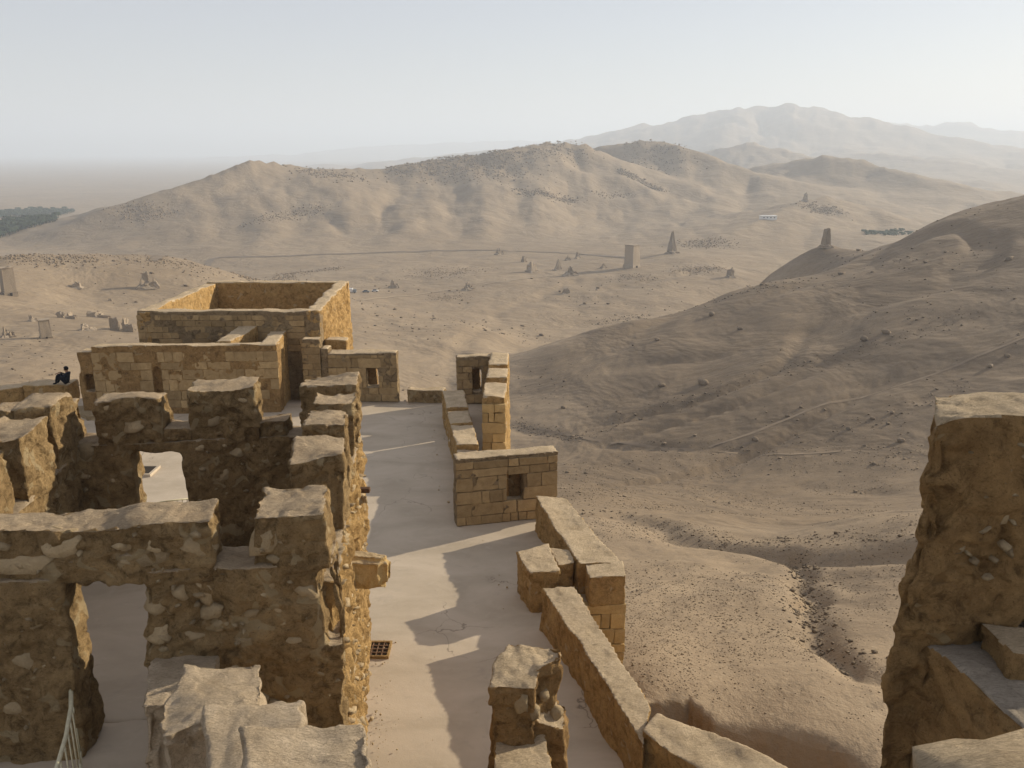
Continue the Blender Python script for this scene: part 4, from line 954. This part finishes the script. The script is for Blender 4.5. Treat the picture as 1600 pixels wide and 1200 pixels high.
# ------------------------------------------------------------------ the seated person
def person():
    px, py = at(99, 601, 0.97); base = Vector((px + 0.16, py + 0.12, 0.97))
    e = empty('person', 'person in dark clothes sitting on the low parapet with knees drawn up', 'person', loc=base)
    J = [('pelvis', 0, 0, .11, .15), ('belly', .03, 0, .27, .14), ('chest', .06, 0, .46, .165), ('neck', .04, 0, .60, .062), ('headlow', .02, 0, .67, .075), ('head', -.005, 0, .765, .098), ('crown', 0, 0, .83, .08)]
    E_ = [(0, 1), (1, 2), (2, 3), (3, 4), (4, 5), (5, 6)]
    J += [('nose', -.10, 0, .74, .03)]; E_.append((5, 7))
    for s_ in (-1, 1):
        b = len(J)
        J += [('hip', -.04, .10 * s_, .10, .11), ('knee', -.38, .13 * s_, .50, .075), ('calf', -.45, .13 * s_, .28, .065), ('ankle', -.50, .12 * s_, .07, .05), ('toe', -.66, .13 * s_, .04, .042)]
        E_ += [(0, b), (b, b + 1), (b + 1, b + 2), (b + 2, b + 3), (b + 3, b + 4)]
        c = len(J)
        J += [('shoulder', .05, .18 * s_, .53, .075), ('elbow', -.12, .23 * s_, .40, .05), ('wrist', -.34, .14 * s_, .55, .03), ('palm', -.40, .12 * s_, .565, .034)]
        E_ += [(2, c), (c, c + 1), (c + 1, c + 2), (c + 2, c + 3)]
        for k in range(4):
            f = len(J); oy = (k - 1.5) * .021
            ln = (.045, .055, .05, .04)[k]
            J += [('finger', -.435, .12 * s_ + oy, .56, .0095), ('finger', -.435 - ln, .12 * s_ + oy, .535, .008), ('finger', -.44 - ln, .12 * s_ + oy, .50, .0075)]
            E_ += [(c + 3, f), (f, f + 1), (f + 1, f + 2)]
        f = len(J); J += [('thumb', -.385, .12 * s_ - .04 * s_, .55, .011), ('thumb', -.42, .12 * s_ - .055 * s_, .53, .009)]; E_ += [(c + 3, f), (f, f + 1)]
    me = bpy.data.meshes.new('body'); me.from_pydata([(base.x + j[1], base.y + j[2], base.z + j[3]) for j in J], E_, [])
    o = bpy.data.objects.new('tmp', me); COL.objects.link(o)
    o.modifiers.new('s', 'SKIN'); sub = o.modifiers.new('d', 'SUBSURF'); sub.levels = 2; sub.render_levels = 2
    for v, j in zip(me.skin_vertices[0].data, J): v.radius = (j[4], j[4])
    me.skin_vertices[0].data[0].use_root = True
    dg = bpy.context.evaluated_depsgraph_get(); m2 = bpy.data.meshes.new_from_object(o.evaluated_get(dg)); bpy.data.objects.remove(o)
    m2.name = 'body'; m2.materials.clear()
    b = link('body', m2, e, [mat_plain('dark_trousers', (0.015, 0.015, 0.02), 0.9), mat_plain('navy_top', (0.02, 0.024, 0.036), 0.9), mat_plain('skin', (0.32, 0.18, 0.11), 0.6)], True)
    for p in m2.polygons:
        c = p.center - base
        if c.z > 0.62 and c.x > -0.2: p.material_index = 2
        elif c.x < -0.325 and c.z > 0.49 and abs(abs(c.y) - 0.12) < 0.08 and c.z > 0.53: p.material_index = 2
        elif c.z > 0.25 and c.x > -0.2: p.material_index = 1
    # hair
    bm = bmesh.new(); bmesh.ops.create_icosphere(bm, subdivisions=3, radius=0.112)
    for v in bm.verts:
        v.co.x *= 1.05; v.co.z *= 1.05
        if v.co.x < -0.055 and v.co.z < 0.04: v.co *= 0.78
        if v.co.z < -0.07: v.co *= 0.8
    bmesh.ops.translate(bm, vec=base + Vector((0.012, 0, 0.79)), verts=bm.verts)
    me = bpy.data.meshes.new('hair'); bm.to_mesh(me); bm.free(); link('hair', me, e, [mat_plain('black_hair', (0.012, 0.01, 0.009), 0.6)], True)
person()

# ------------------------------------------------------------------ valley: tombs, road, stones
def depth_of(x, y, z): return y * _c - (z - CAMZ) * _s
def ruin_mesh(w_, d_, h_, taper, jag, seed, n=6, pits=True):
    bm = bmesh.new(); bmesh.ops.create_cube(bm, size=1.0); bmesh.ops.subdivide_edges(bm, edges=list(bm.edges), cuts=n, use_grid_fill=True)
    P = np.array([v.co[:] for v in bm.verts]); N1 = noise3(P * 2.3 + seed * 3.1, 400 + seed); N2 = noise3(P * 5.1 + seed, 420 + seed); N3 = noise3(P * np.array([2.6, 2.6, 0]) + 7 * seed, 440 + seed)
    for v, a, b, c in zip(bm.verts, N1, N2, N3):
        t = v.co.z + 0.5; k = 1 - (1 - taper) * t ** 1.2
        jx = 1 + jag * (a * 0.8 + b * 0.45) * (0.35 + t)
        v.co = Vector((v.co.x * w_ * k * jx, v.co.y * d_ * k * jx, (t * (1 + jag * c * 0.9 * t)) * h_))
    me = bpy.data.meshes.new('masonry'); bm.to_mesh(me); bm.free(); return me
def tomb(px, py, wpx, hpx, kind, label, seed, group='ruined tombs scattered over the valley floor'):
    x, y, z, r = hit(px, py, 120); m = depth_of(x, y, z) / FPX; w_, h_ = wpx * m, hpx * m
    e = empty('tomb_tower' if kind in ('tower',) else 'tomb_ruin', label, 'tomb', group, (x, y, z))
    rot = 0.5 + 0.3 * math.sin(seed * 1.7)
    def add(nm, me, dz=0.0, dx=0.0, dy=0.0, rz=None):
        o = bpy.data.objects.new(nm, me); COL.objects.link(o); me.materials.append(M_TOMB); o.parent = e; o.location = (dx, dy, dz); o.rotation_euler = (0, 0, rot if rz is None else rz); return o
    if kind == 'tower':
        k = w_ / 1.36
        add('shaft', ruin_mesh(k, k, h_ * 1.0, 0.93, 0.05, seed, 8), h_ * 0.0 - 0.3)
        add('plinth', ruin_mesh(k * 1.14, k * 1.14, h_ * 0.16, 0.95, 0.05, seed + 1, 5), -0.4)
        add('cornice', ruin_mesh(k * 1.02, k * 1.02, h_ * 0.035, 1.0, 0.12, seed + 2, 5), h_ * 0.955)
        o = add('doorway', ruin_mesh(k * 0.16, 0.35, h_ * 0.10, 1.0, 0.03, seed + 3, 2)); o.data.materials.clear(); o.data.materials.append(mat_plain('tomb_dark', (0.03, 0.022, 0.015), 1.0))
        o.location = (math.sin(rot) * k * 0.58, -math.cos(rot) * k * 0.58, 0.0)
    elif kind == 'spire':
        add('masonry', ruin_mesh(w_, w_ * 0.8, h_, 0.22, 0.35, seed), -0.3); add('rubble', ruin_mesh(w_ * 1.5, w_ * 1.3, h_ * 0.16, 0.5, 0.5, seed + 1), -0.3)
    elif kind == 'stump':
        add('masonry', ruin_mesh(w_ * 0.85, w_ * 0.75, h_, 0.72, 0.3, seed), -0.3); add('rubble', ruin_mesh(w_ * 1.35, w_ * 1.2, h_ * 0.3, 0.4, 0.5, seed + 1), -0.3)
    elif kind == 'mound':
        add('masonry', ruin_mesh(w_ * 0.5, w_ * 0.45, h_, 0.5, 0.5, seed), -0.3); add('rubble', ruin_mesh(w_, w_ * 0.8, h_ * 0.55, 0.35, 0.6, seed + 1), -0.3)
        add('rubble', ruin_mesh(w_ * 0.5, w_ * 0.4, h_ * 0.6, 0.4, 0.6, seed + 2), -0.3, w_ * 0.35, 0.2 * w_)
    elif kind == 'walls':
        for q in range(3):
            add('wall', ruin_mesh(w_ * (0.4 + 0.1 * q), 1.0, h_ * (1 - 0.25 * q), 0.9, 0.45, seed + q), -0.3, (q - 1) * w_ * 0.32, (q % 2) * 3.0, rot + q * 1.4)
    return e
TOMBS = [
    (987, 418, 24, 36, 'tower', 'tallest intact square tomb tower standing alone in the valley'),
    (1050, 396, 13, 28, 'spire', 'tall pointed tomb ruin right of the tallest square tower'),
    (1290, 386, 14, 24, 'stump', 'dark tomb stump on top of the right-hand spur'),
    (1258, 314, 8, 11, 'stump', 'tiny distant tomb tower on the crest of the low far ridge'),
    (1141, 433, 11, 13, 'stump', 'squat tomb stump on the flat just beyond the right-hand slope'),
    (831, 425, 16, 14, 'stump', 'broad flat-topped tomb stump left of the tallest tower'),
    (819, 410, 9, 9, 'stump', 'small tomb stump just behind the broad flat-topped one'),
    (872, 422, 11, 15, 'spire', 'short pointed tomb ruin between broad stump and rubble mound'),
    (891, 431, 23, 11, 'mound', 'wide rubble mound of a collapsed tomb in mid valley'),
    (887, 407, 9, 7, 'mound', 'left of two little tomb heaps beside the valley road'),
    (902, 404, 9, 8, 'mound', 'right of two little tomb heaps beside the valley road'),
    (779, 398, 13, 9, 'mound', 'lone tomb heap on the far road left of the tomb cluster'),
    (943, 419, 10, 7, 'spire', 'low tomb remnant just left of the tallest tower'),
    (885, 458, 12, 8, 'stump', 'small block-like tomb on the near edge of the valley flat'),
    (614, 450, 15, 10, 'mound', 'cone-like tomb heap right of the parked vehicles'),
    (731, 453, 18, 9, 'mound', 'low tomb heap on the brow of the near valley mound'),
    (15, 461, 24, 44, 'tower', 'tall square tomb tower at the left edge of the picture'),
    (72, 528, 21, 30, 'tower', 'leaning square tomb tower nearest the castle on the left'),
    (120, 449, 14, 9, 'stump', 'tiny cube-like tomb on the slope right of the left-edge tower'),
    (190, 517, 32, 19, 'walls', 'roofless tomb walls just left of the hall on the terrace'),
    (228, 450, 30, 20, 'mound', 'jagged collapsed tomb on the left hillside above the hall'),
    (133, 516, 24, 9, 'mound', 'low rubble heap between leaning tower and roofless tomb walls'),
    (10, 527, 20, 14, 'mound', 'jagged rubble heap at the left edge below the tall tower'),
    (172, 470, 6, 5, 'stump', 'small stone hut-like ruin in the middle of the left slope'),
    (103, 497, 26, 9, 'walls', 'left of two low ruined enclosures on the left shelf'),
    (152, 496, 30, 9, 'walls', 'right of two low ruined enclosures on the left shelf'),
    (49, 502, 16, 8, 'mound', 'small rubble heap just left of the leaning tomb tower'),
]
for k, t in enumerate(TOMBS): tomb(*t, seed=3 * k + 1)

def drape(name, pix, width, mat, lift, label=None, step=6.0, cat=None):
    P = np.array([hit(px, py, 60)[:2] for px, py in pix]); L = np.concatenate([[0], np.cumsum(np.linalg.norm(np.diff(P, axis=0), axis=1))])
    s_ = np.linspace(0, L[-1], max(8, int(L[-1] / step))); X = np.interp(s_, L, P[:, 0]); Y = np.interp(s_, L, P[:, 1])
    for _ in range(6):
        X[1:-1] = 0.25 * X[:-2] + 0.5 * X[1:-1] + 0.25 * X[2:]; Y[1:-1] = 0.25 * Y[:-2] + 0.5 * Y[1:-1] + 0.25 * Y[2:]
    tx = np.gradient(X); ty = np.gradient(Y); ln = np.hypot(tx, ty); nx, ny = -ty / ln, tx / ln
    wv = width * (1 + 0.25 * noise2(s_ / 25, s_ * 0, 5))
    V = []; 
    for o_ in (-0.5, -0.17, 0.17, 0.5):
        x = X + nx * o_ * wv; y = Y + ny * o_ * wv; V.append(np.stack([x, y, terr(x, y) + lift], -1))
    V = np.stack(V, 1).reshape(-1, 3); n_ = len(X); Fq = [(i * 4 + j, i * 4 + j + 1, i * 4 + 5 + j, i * 4 + 4 + j) for i in range(n_ - 1) for j in range(3)]
    o = link(name, mesh_np(name, V, Fq), None, [mat], True); tag(o, label, kind='structure'); return o
M_ROAD = mat_plain('worn_asphalt', (0.2, 0.155, 0.11), 0.9, 0, 0.2, 0.2)
M_TRK = mat_plain('pale_track', (0.335, 0.255, 0.168), 0.95, 0, 0.14, 0.3)
drape('road', [(240, 408), (330, 403), (430, 401), (540, 397), (660, 393), (760, 391), (850, 394), (930, 399), (985, 404)], 5, M_ROAD, 0.4, 'thin grey road across the valley')
drape('track', [(560, 470), (620, 463), (700, 452), (790, 440), (880, 428)], 2.6, M_TRK, 0.2, 'pale dirt track past the tombs')
M_TRK2 = mat_plain('trodden_path', (0.265, 0.198, 0.13), 0.95, 0, 0.14, 0.3)
drape('track', [(1060, 708), (1140, 690), (1230, 655), (1330, 622), (1420, 598), (1530, 556), (1620, 520)], 0.8, M_TRK2, 0.08, 'faint pale footpath climbing the right slope', 3.0)
drape('track', [(830, 668), (900, 682), (980, 694), (1060, 702), (1150, 708), (1240, 712), (1330, 704)], 1.0, M_TRK2, 0.1, 'faint pale footpath along the foot of the slope', 3.0)

# stones strewn over the slopes, one cheap jittered block each -----------------------
CUBE_V = np.array([(x, y, z) for z in (-.5, .5) for y in (-.5, .5) for x in (-.5, .5)]); CUBE_F = np.array([(0, 2, 3, 1), (4, 5, 7, 6), (0, 1, 5, 4), (2, 6, 7, 3), (0, 4, 6, 2), (1, 3, 7, 5)])
def scatter(name, X, Y, size, mat, label, seed, flat=0.6, sink=0.15, Z=None):
    rng = np.random.default_rng(seed); n = len(X); Z = terr(X, Y) if Z is None else Z
    V = CUBE_V[None] * (1 + rng.uniform(-0.35, 0.35, (n, 8, 1))) + rng.uniform(-0.16, 0.16, (n, 8, 3))
    a = rng.uniform(0, 6.28, n); c, s_ = np.cos(a)[:, None], np.sin(a)[:, None]
    x = V[..., 0] * c - V[..., 1] * s_; y = V[..., 0] * s_ + V[..., 1] * c
    k = size[:, None]; V = np.stack([x * k + X[:, None], y * k * rng.uniform(0.6, 1.1, (n, 1)) + Y[:, None], V[..., 2] * k * flat + (Z + size * (flat * 0.5 - sink))[:, None]], -1)
    Fq = (CUBE_F[None] + (np.arange(n) * 8)[:, None, None]).reshape(-1, 4)
    o = link(name, mesh_np(name, V.reshape(-1, 3), Fq), None, [mat]); tag(o, label, kind='stuff'); return o
rng = np.random.default_rng(11)
def polar(n, a0, a1, r0, r1):
    a = np.radians(rng.uniform(a0, a1, n)); r = np.exp(rng.uniform(math.log(r0), math.log(r1), n)); return np.sin(a) * r, np.cos(a) * r, r
M_GRAV = mat_stone('slope_gravel', (0.20, 0.145, 0.09), (0.38, 0.29, 0.19), 0.5)
X, Y, r = polar(30000, 3, 34, 31, 200); d = fbm2(X / 14, Y / 14, 4, 91); k = d > -0.08 + 0.35 * (rng.random(len(X)) - 0.5); X, Y, r = X[k], Y[k], r[k]
scatter('gravel', X, Y, r * 0.0006 * np.exp(rng.normal(0, 0.5, len(X))) + 0.015, M_GRAV, 'loose gravel and stones on the slope', 1)
X, Y, r = polar(4500, -32, 34, 180, 640); d = fbm2(X / 45, Y / 45, 4, 95); k = d > 0.02 + 0.4 * (rng.random(len(X)) - 0.5); X, Y, r = X[k], Y[k], r[k]
scatter('gravel', X, Y, r * 0.0010 * np.exp(rng.normal(0, 0.55, len(X))), M_ROCK, 'scattered stones across the slopes and valley', 2)
def along(pix, n, spread, r0=60):
    P = np.array([hit(px, py, r0)[:2] for px, py in pix]); L = np.concatenate([[0], np.cumsum(np.linalg.norm(np.diff(P, axis=0), axis=1))])
    s_ = rng.uniform(0, L[-1], n); return np.interp(s_, L, P[:, 0]) + rng.normal(0, spread, n), np.interp(s_, L, P[:, 1]) + rng.normal(0, spread, n)
GX, GY, GS = [], [], []
for pix, n, sp, sz in [([(800, 662), (860, 676), (905, 688)], 300, 1.5, 0.6), ([(905, 686), (960, 664), (1050, 640), (1120, 612), (1200, 590), (1300, 565), (1400, 530), (1520, 490)], 420, 2.6, 0.6),
                       ([(1000, 697), (1100, 702), (1200, 706), (1290, 690), (1400, 645), (1520, 600)], 260, 2.0, 0.5), ([(1140, 852), (1250, 842), (1400, 838)], 200, 1.6, 0.3),
                       ([(1240, 870), (1270, 930), (1262, 975), (1290, 1010), (1330, 1050)], 500, 0.7, 0.3), ([(900, 806), (960, 798), (1040, 826), (1140, 852)], 160, 1.0, 0.3),
                       ([(940, 503), (985, 497), (1020, 492)], 160, 5, 1.0), ([(1120, 470), (1180, 452), (1240, 446)], 120, 6, 1.0)]:
    x, y = along(pix, n, sp, 34); GX.append(x); GY.append(y); GS.append(0.36 * sz * np.exp(rng.normal(0, 0.45, n)))
scatter('gravel', np.concatenate(GX), np.concatenate(GY), np.concatenate(GS), M_ROCK, 'dark stones gathered along the gullies', 3)
n = 260; t_ = rng.random(n); XX_ = np.concatenate([rw(12)[0] + 0.12 + (rw(19.2)[0] - rw(12)[0]) * t_[:140] + np.abs(rng.normal(0, 0.25, 140)), rng.uniform(-2.5, 0.6, 60), -2.0 - 0.16 * (np.linspace(27, 38, 60) - 27) - np.abs(rng.normal(0, 0.2, 60))])
YY_ = np.concatenate([12 + 7.2 * t_[:140], rng.uniform(13, 25, 60), np.linspace(27, 38, 60)])
scatter('debris', XX_, YY_, 0.012 * np.exp(rng.normal(0, 0.6, n)), M_STO, 'crumbs of fallen stone on the terrace', 9, 0.7, 0.1, Z=np.zeros(n) + 0.03)
# outcrops on the hills
GX, GY, GS = [], [], []
for pix, n, sp, sz in [([(200, 325), (230, 338), (260, 330)], 160, 8, 4), ([(495, 268), (535, 275)], 120, 14, 6), ([(630, 262), (680, 256), (720, 262), (770, 262), (800, 268)], 420, 22, 6),
                       ([(700, 247), (760, 244), (830, 236), (900, 228)], 300, 14, 5), ([(812, 298), (850, 305), (895, 311)], 160, 6, 5), ([(930, 302), (985, 301)], 50, 5, 4), ([(972, 268), (1000, 282), (1030, 296)], 260, 4, 6),
                       ([(1010, 230), (1040, 255)], 120, 20, 6), ([(395, 348), (470, 332), (500, 325)], 90, 6, 4), ([(0, 403), (60, 405), (140, 406)], 150, 6, 2.2), ([(230, 408), (290, 414)], 60, 7, 2.0),
                       ([(390, 438), (450, 428), (535, 418)], 420, 4, 2.4), ([(1090, 378), (1110, 383)], 120, 9, 3), ([(1270, 322), (1300, 332)], 110, 8, 4), ([(1070, 425), (1110, 418)], 120, 6, 1.8), ([(660, 425), (700, 428), (735, 422)], 160, 9, 1.8),
                       ([(690, 468), (720, 462)], 90, 4, 1.3), ([(985, 430), (1000, 434)], 50, 5, 1.6)]:
    n *= 4; x, y = along(pix, n, sp * 1.5, 120); GX.append(x); GY.append(y); GS.append(0.22 * sz * np.minimum(np.exp(rng.normal(0, 0.45, n)), 2.0))
scatter('rock_outcrops', np.concatenate(GX), np.concatenate(GY), np.concatenate(GS), M_ROCK, 'dark craggy rock outcrops on the hills', 4, 0.8, 0.3)
# single boulders one can point at
BO = [(1156, 515, 9, 'small boulder on the brow of the nearest low spur right of the valley'), (1350, 532, 13, 'left of two big pale boulders sitting together high on the slope'), (1384, 521, 14, 'right of two big pale boulders sitting together high on the slope'),
      (1547, 574, 10, 'boulder above the crumbling right-hand merlon, lower of a pair'), (1574, 557, 9, 'boulder above the crumbling right-hand merlon, upper of a pair'), (1230, 651, 8, 'lone pale boulder right beside the faint footpath up the slope'),
      (1326, 671, 9, 'lowest of three boulders in a row left of the right-hand merlon'), (1363, 655, 8, 'middle of three boulders in a row left of the right-hand merlon'), (1394, 646, 8, 'topmost of three boulders in a row left of the right-hand merlon'),
      (1099, 600, 16, 'largest dark boulder in the gully in the middle of the slope'), (1033, 604, 12, 'dark boulder left of the largest one in the gully'), (1180, 688, 11, 'dark boulder at the foot of the slope beside the lower footpath'),
      (1407, 690, 12, 'dark boulder close to the left edge of the right-hand merlon'), (1112, 493, 11, 'dark boulder near the crest of the nearest low spur'), (1027, 532, 8, 'boulder on the shaded flank below the crest of the nearest spur'),
      (915, 740, 7, 'small lone boulder on the flat ground right of the windowed wall')]
BST = [stone_mesh(20 + k, 2, 0.35) for k in range(5)]
for me in BST: me.materials.append(M_ROCK)
for k, (px, py, wp, lab) in enumerate(BO):
    x, y, z, r = hit(px, py, 60); m = depth_of(x, y, z) / FPX; o = bpy.data.objects.new('boulder', BST[k % 5]); COL.objects.link(o)
    o.location = (x, y, z + wp * m * 0.2); o.scale = (wp * m, wp * m * 0.8, wp * m * 0.6); o.rotation_euler = (0, 0, k * 1.3)
    tag(o, lab, 'boulder', 'boulders strewn over the right-hand slope')

# palm oasis on the plain -------------------------------------------------------------
def palms(name, pix, n, label, seed, sz, tall=1.5):
    rng_ = np.random.default_rng(seed); P = np.array([hit(px, py, 700)[:2] for px, py in pix])
    i = rng_.integers(0, len(pix) - 2, n); w_ = rng_.dirichlet((1, 1, 1), n); T = P[:3][None] if len(P) == 3 else None
    X = np.empty(n); Y = np.empty(n)
    for k in range(n):
        a = i[k]; X[k], Y[k] = w_[k] @ P[[0, a + 1, a + 2]]
    Z = terr(X, Y); S_ = sz * np.exp(rng_.normal(0, 0.25, n))
    fr = 9; V = []; Fq = []
    for k in range(n):   # a crown of drooping fronds on a trunk
        b = len(V); h = S_[k] * tall; V.append((X[k], Y[k], Z[k] + h))
        for f in range(fr):
            an = 6.283 * (f + rng_.random() * 0.6) / fr; c, s_ = math.cos(an), math.sin(an); L = S_[k] * rng_.uniform(0.8, 1.2); wd = 0.32 * L
            V += [(X[k] + c * L * .55 - s_ * wd, Y[k] + s_ * L * .55 + c * wd, Z[k] + h + .18 * L), (X[k] + c * L, Y[k] + s_ * L, Z[k] + h - .45 * L), (X[k] + c * L * .55 + s_ * wd, Y[k] + s_ * L * .55 - c * wd, Z[k] + h + .18 * L)]
            Fq.append((b, b + 1 + 3 * f, b + 2 + 3 * f, b + 3 + 3 * f))
        t = len(V); q = 0.07 * S_[k]
        V += [(X[k] - q, Y[k], Z[k] - .3), (X[k] + q, Y[k], Z[k] - .3), (X[k] + q, Y[k], Z[k] + h), (X[k] - q, Y[k], Z[k] + h), (X[k], Y[k] - q, Z[k] - .3), (X[k], Y[k] + q, Z[k] - .3), (X[k], Y[k] + q, Z[k] + h), (X[k], Y[k] - q, Z[k] + h)]
        Fq += [(t, t + 1, t + 2, t + 3), (t + 4, t + 5, t + 6, t + 7)]
    o = link(name, mesh_np(name, V, Fq), None, [M_PALM]); tag(o, label, kind='stuff')
M_PALM = mat_plain('palm_green', (0.035, 0.05, 0.022), 0.8, 0, 0.35, 0.15)
palms('palm_grove', [(-60, 336), (60, 331), (118, 331), (100, 337), (-60, 345)], 1100, 'upper band of the dark palm oasis at the far left', 21, 3.2)
palms('palm_grove', [(-60, 358), (40, 350), (95, 343), (60, 354), (10, 370), (-60, 384)], 1600, 'lower band of the dark palm oasis at the far left', 22, 3.2)
# irrigated garden below the far ridge
palms('garden_trees', [(1345, 362), (1400, 358), (1428, 364), (1400, 369), (1355, 368)], 130, 'green garden trees in the hollow beyond the spur', 23, 2.2, 0.7)

# white house on the ridge, vehicles -----------------------------------------------
M_WHITE = mat_plain('white_paint', (0.75, 0.74, 0.70), 0.7, 0, 0.06, 2); M_GLASS = mat_plain('dark_glass', (0.03, 0.035, 0.04), 0.2); M_TYRE = mat_plain('tyre_rubber', (0.02, 0.02, 0.02), 0.9); M_GREY = mat_plain('grey_paint', (0.22, 0.24, 0.25), 0.5)
x, y, z, r = hit(1200, 342, 500)
wh = empty('white_house', 'low white flat-roofed house on the crest of the low far ridge', 'house', loc=(x, y, z))
boxes('wall', [(x - 9, x + 9, y - 4, y + 4, z - 1, z + 3.4)], M_WHITE, wh); boxes('roof', [(x - 9.4, x + 9.4, y - 4.4, y + 4.4, z + 3.4, z + 3.8)], M_WHITE, wh)
for k in range(4): boxes('window', [(x - 6.6 + k * 4, x - 5.2 + k * 4, y - 4.06, y - 3.9, z + 1.2, z + 2.4)], M_GLASS, wh)
def vehicle(name, px, py, label, L, body_mat, cargo):
    x, y, z, r = hit(px, py, 300); e = empty(name, label, name.split('_')[-1], loc=(x, y, z))
    def bx(nm, a, mat, bev=0.06): return boxes(nm, [(x + a[0], x + a[1], y + a[2], y + a[3], z + a[4], z + a[5])], mat, e, bev)
    if cargo:
        bx('cargo_box', (-L / 2, L * 0.16, -1.15, 1.15, 0.8, 3.1), body_mat); bx('cab', (L * 0.2, L / 2, -1.1, 1.1, 0.6, 2.5), M_GREY); bx('chassis', (-L / 2, L / 2, -0.8, 0.8, 0.45, 0.82), M_TYRE); bx('windscreen', (L / 2 - 0.06, L / 2 + 0.03, -0.95, 0.95, 1.5, 2.3), M_GLASS, 0.01)
    else:
        bx('body', (-L / 2, L / 2, -0.9, 0.9, 0.4, 1.05), body_mat, 0.12); bx('cabin', (-L * 0.32, L * 0.22, -0.8, 0.8, 1.0, 1.65), M_GLASS, 0.15)
    for sx_ in (-0.33, 0.33):
        for sy in (-1, 1):
            bm = bmesh.new(); bmesh.ops.create_cone(bm, cap_ends=True, segments=14, radius1=0.45, radius2=0.45, depth=0.3, matrix=Matrix.Translation((x + sx_ * L, y + sy * 0.85, z + 0.45)) @ Matrix.Rotation(math.pi / 2, 4, 'X'))
            me = bpy.data.meshes.new('wheel'); bm.to_mesh(me); bm.free(); link('wheel', me, e, [M_TYRE])
vehicle('parked_truck', 549, 458, 'white box truck parked in the valley just beyond the hall corner', 6.5, M_WHITE, True)
vehicle('parked_car', 572, 457, 'grey car parked right of the white box truck in the valley', 4.6, M_GREY, False)
vehicle('parked_car', 586, 456, 'white car rightmost of the vehicles parked in the valley', 4.3, M_WHITE, False)

def haze():
    x0, y0, z0, z1 = 26500, 26500, -125, 480
    V = [(sx * x0, sy * y0, z) for z in (z0, z1) for sy in (-1, 1) for sx in (-1, 1)]
    Fh = [(0, 2, 3, 1), (4, 5, 7, 6), (0, 1, 5, 4), (2, 6, 7, 3), (0, 4, 6, 2), (1, 3, 7, 5)]
    me = bpy.data.meshes.new('haze'); me.from_pydata(V, [], Fh)
    m = bpy.data.materials.new('haze_air'); m.use_nodes = True
    n = m.node_tree.nodes; n.remove(n['Principled BSDF'])
    pv = n.new('ShaderNodeVolumePrincipled')
    pv.inputs['Color'].default_value = HAZE_COL
    pv.inputs['Density'].default_value = HAZE_D
    pv.inputs['Anisotropy'].default_value = HAZE_G
    m.node_tree.links.new(pv.outputs[0], n['Material Output'].inputs['Volume'])
    o = link('haze', me, None, [m]); tag(o, 'pale dusty haze in the air', kind='stuff')
haze()
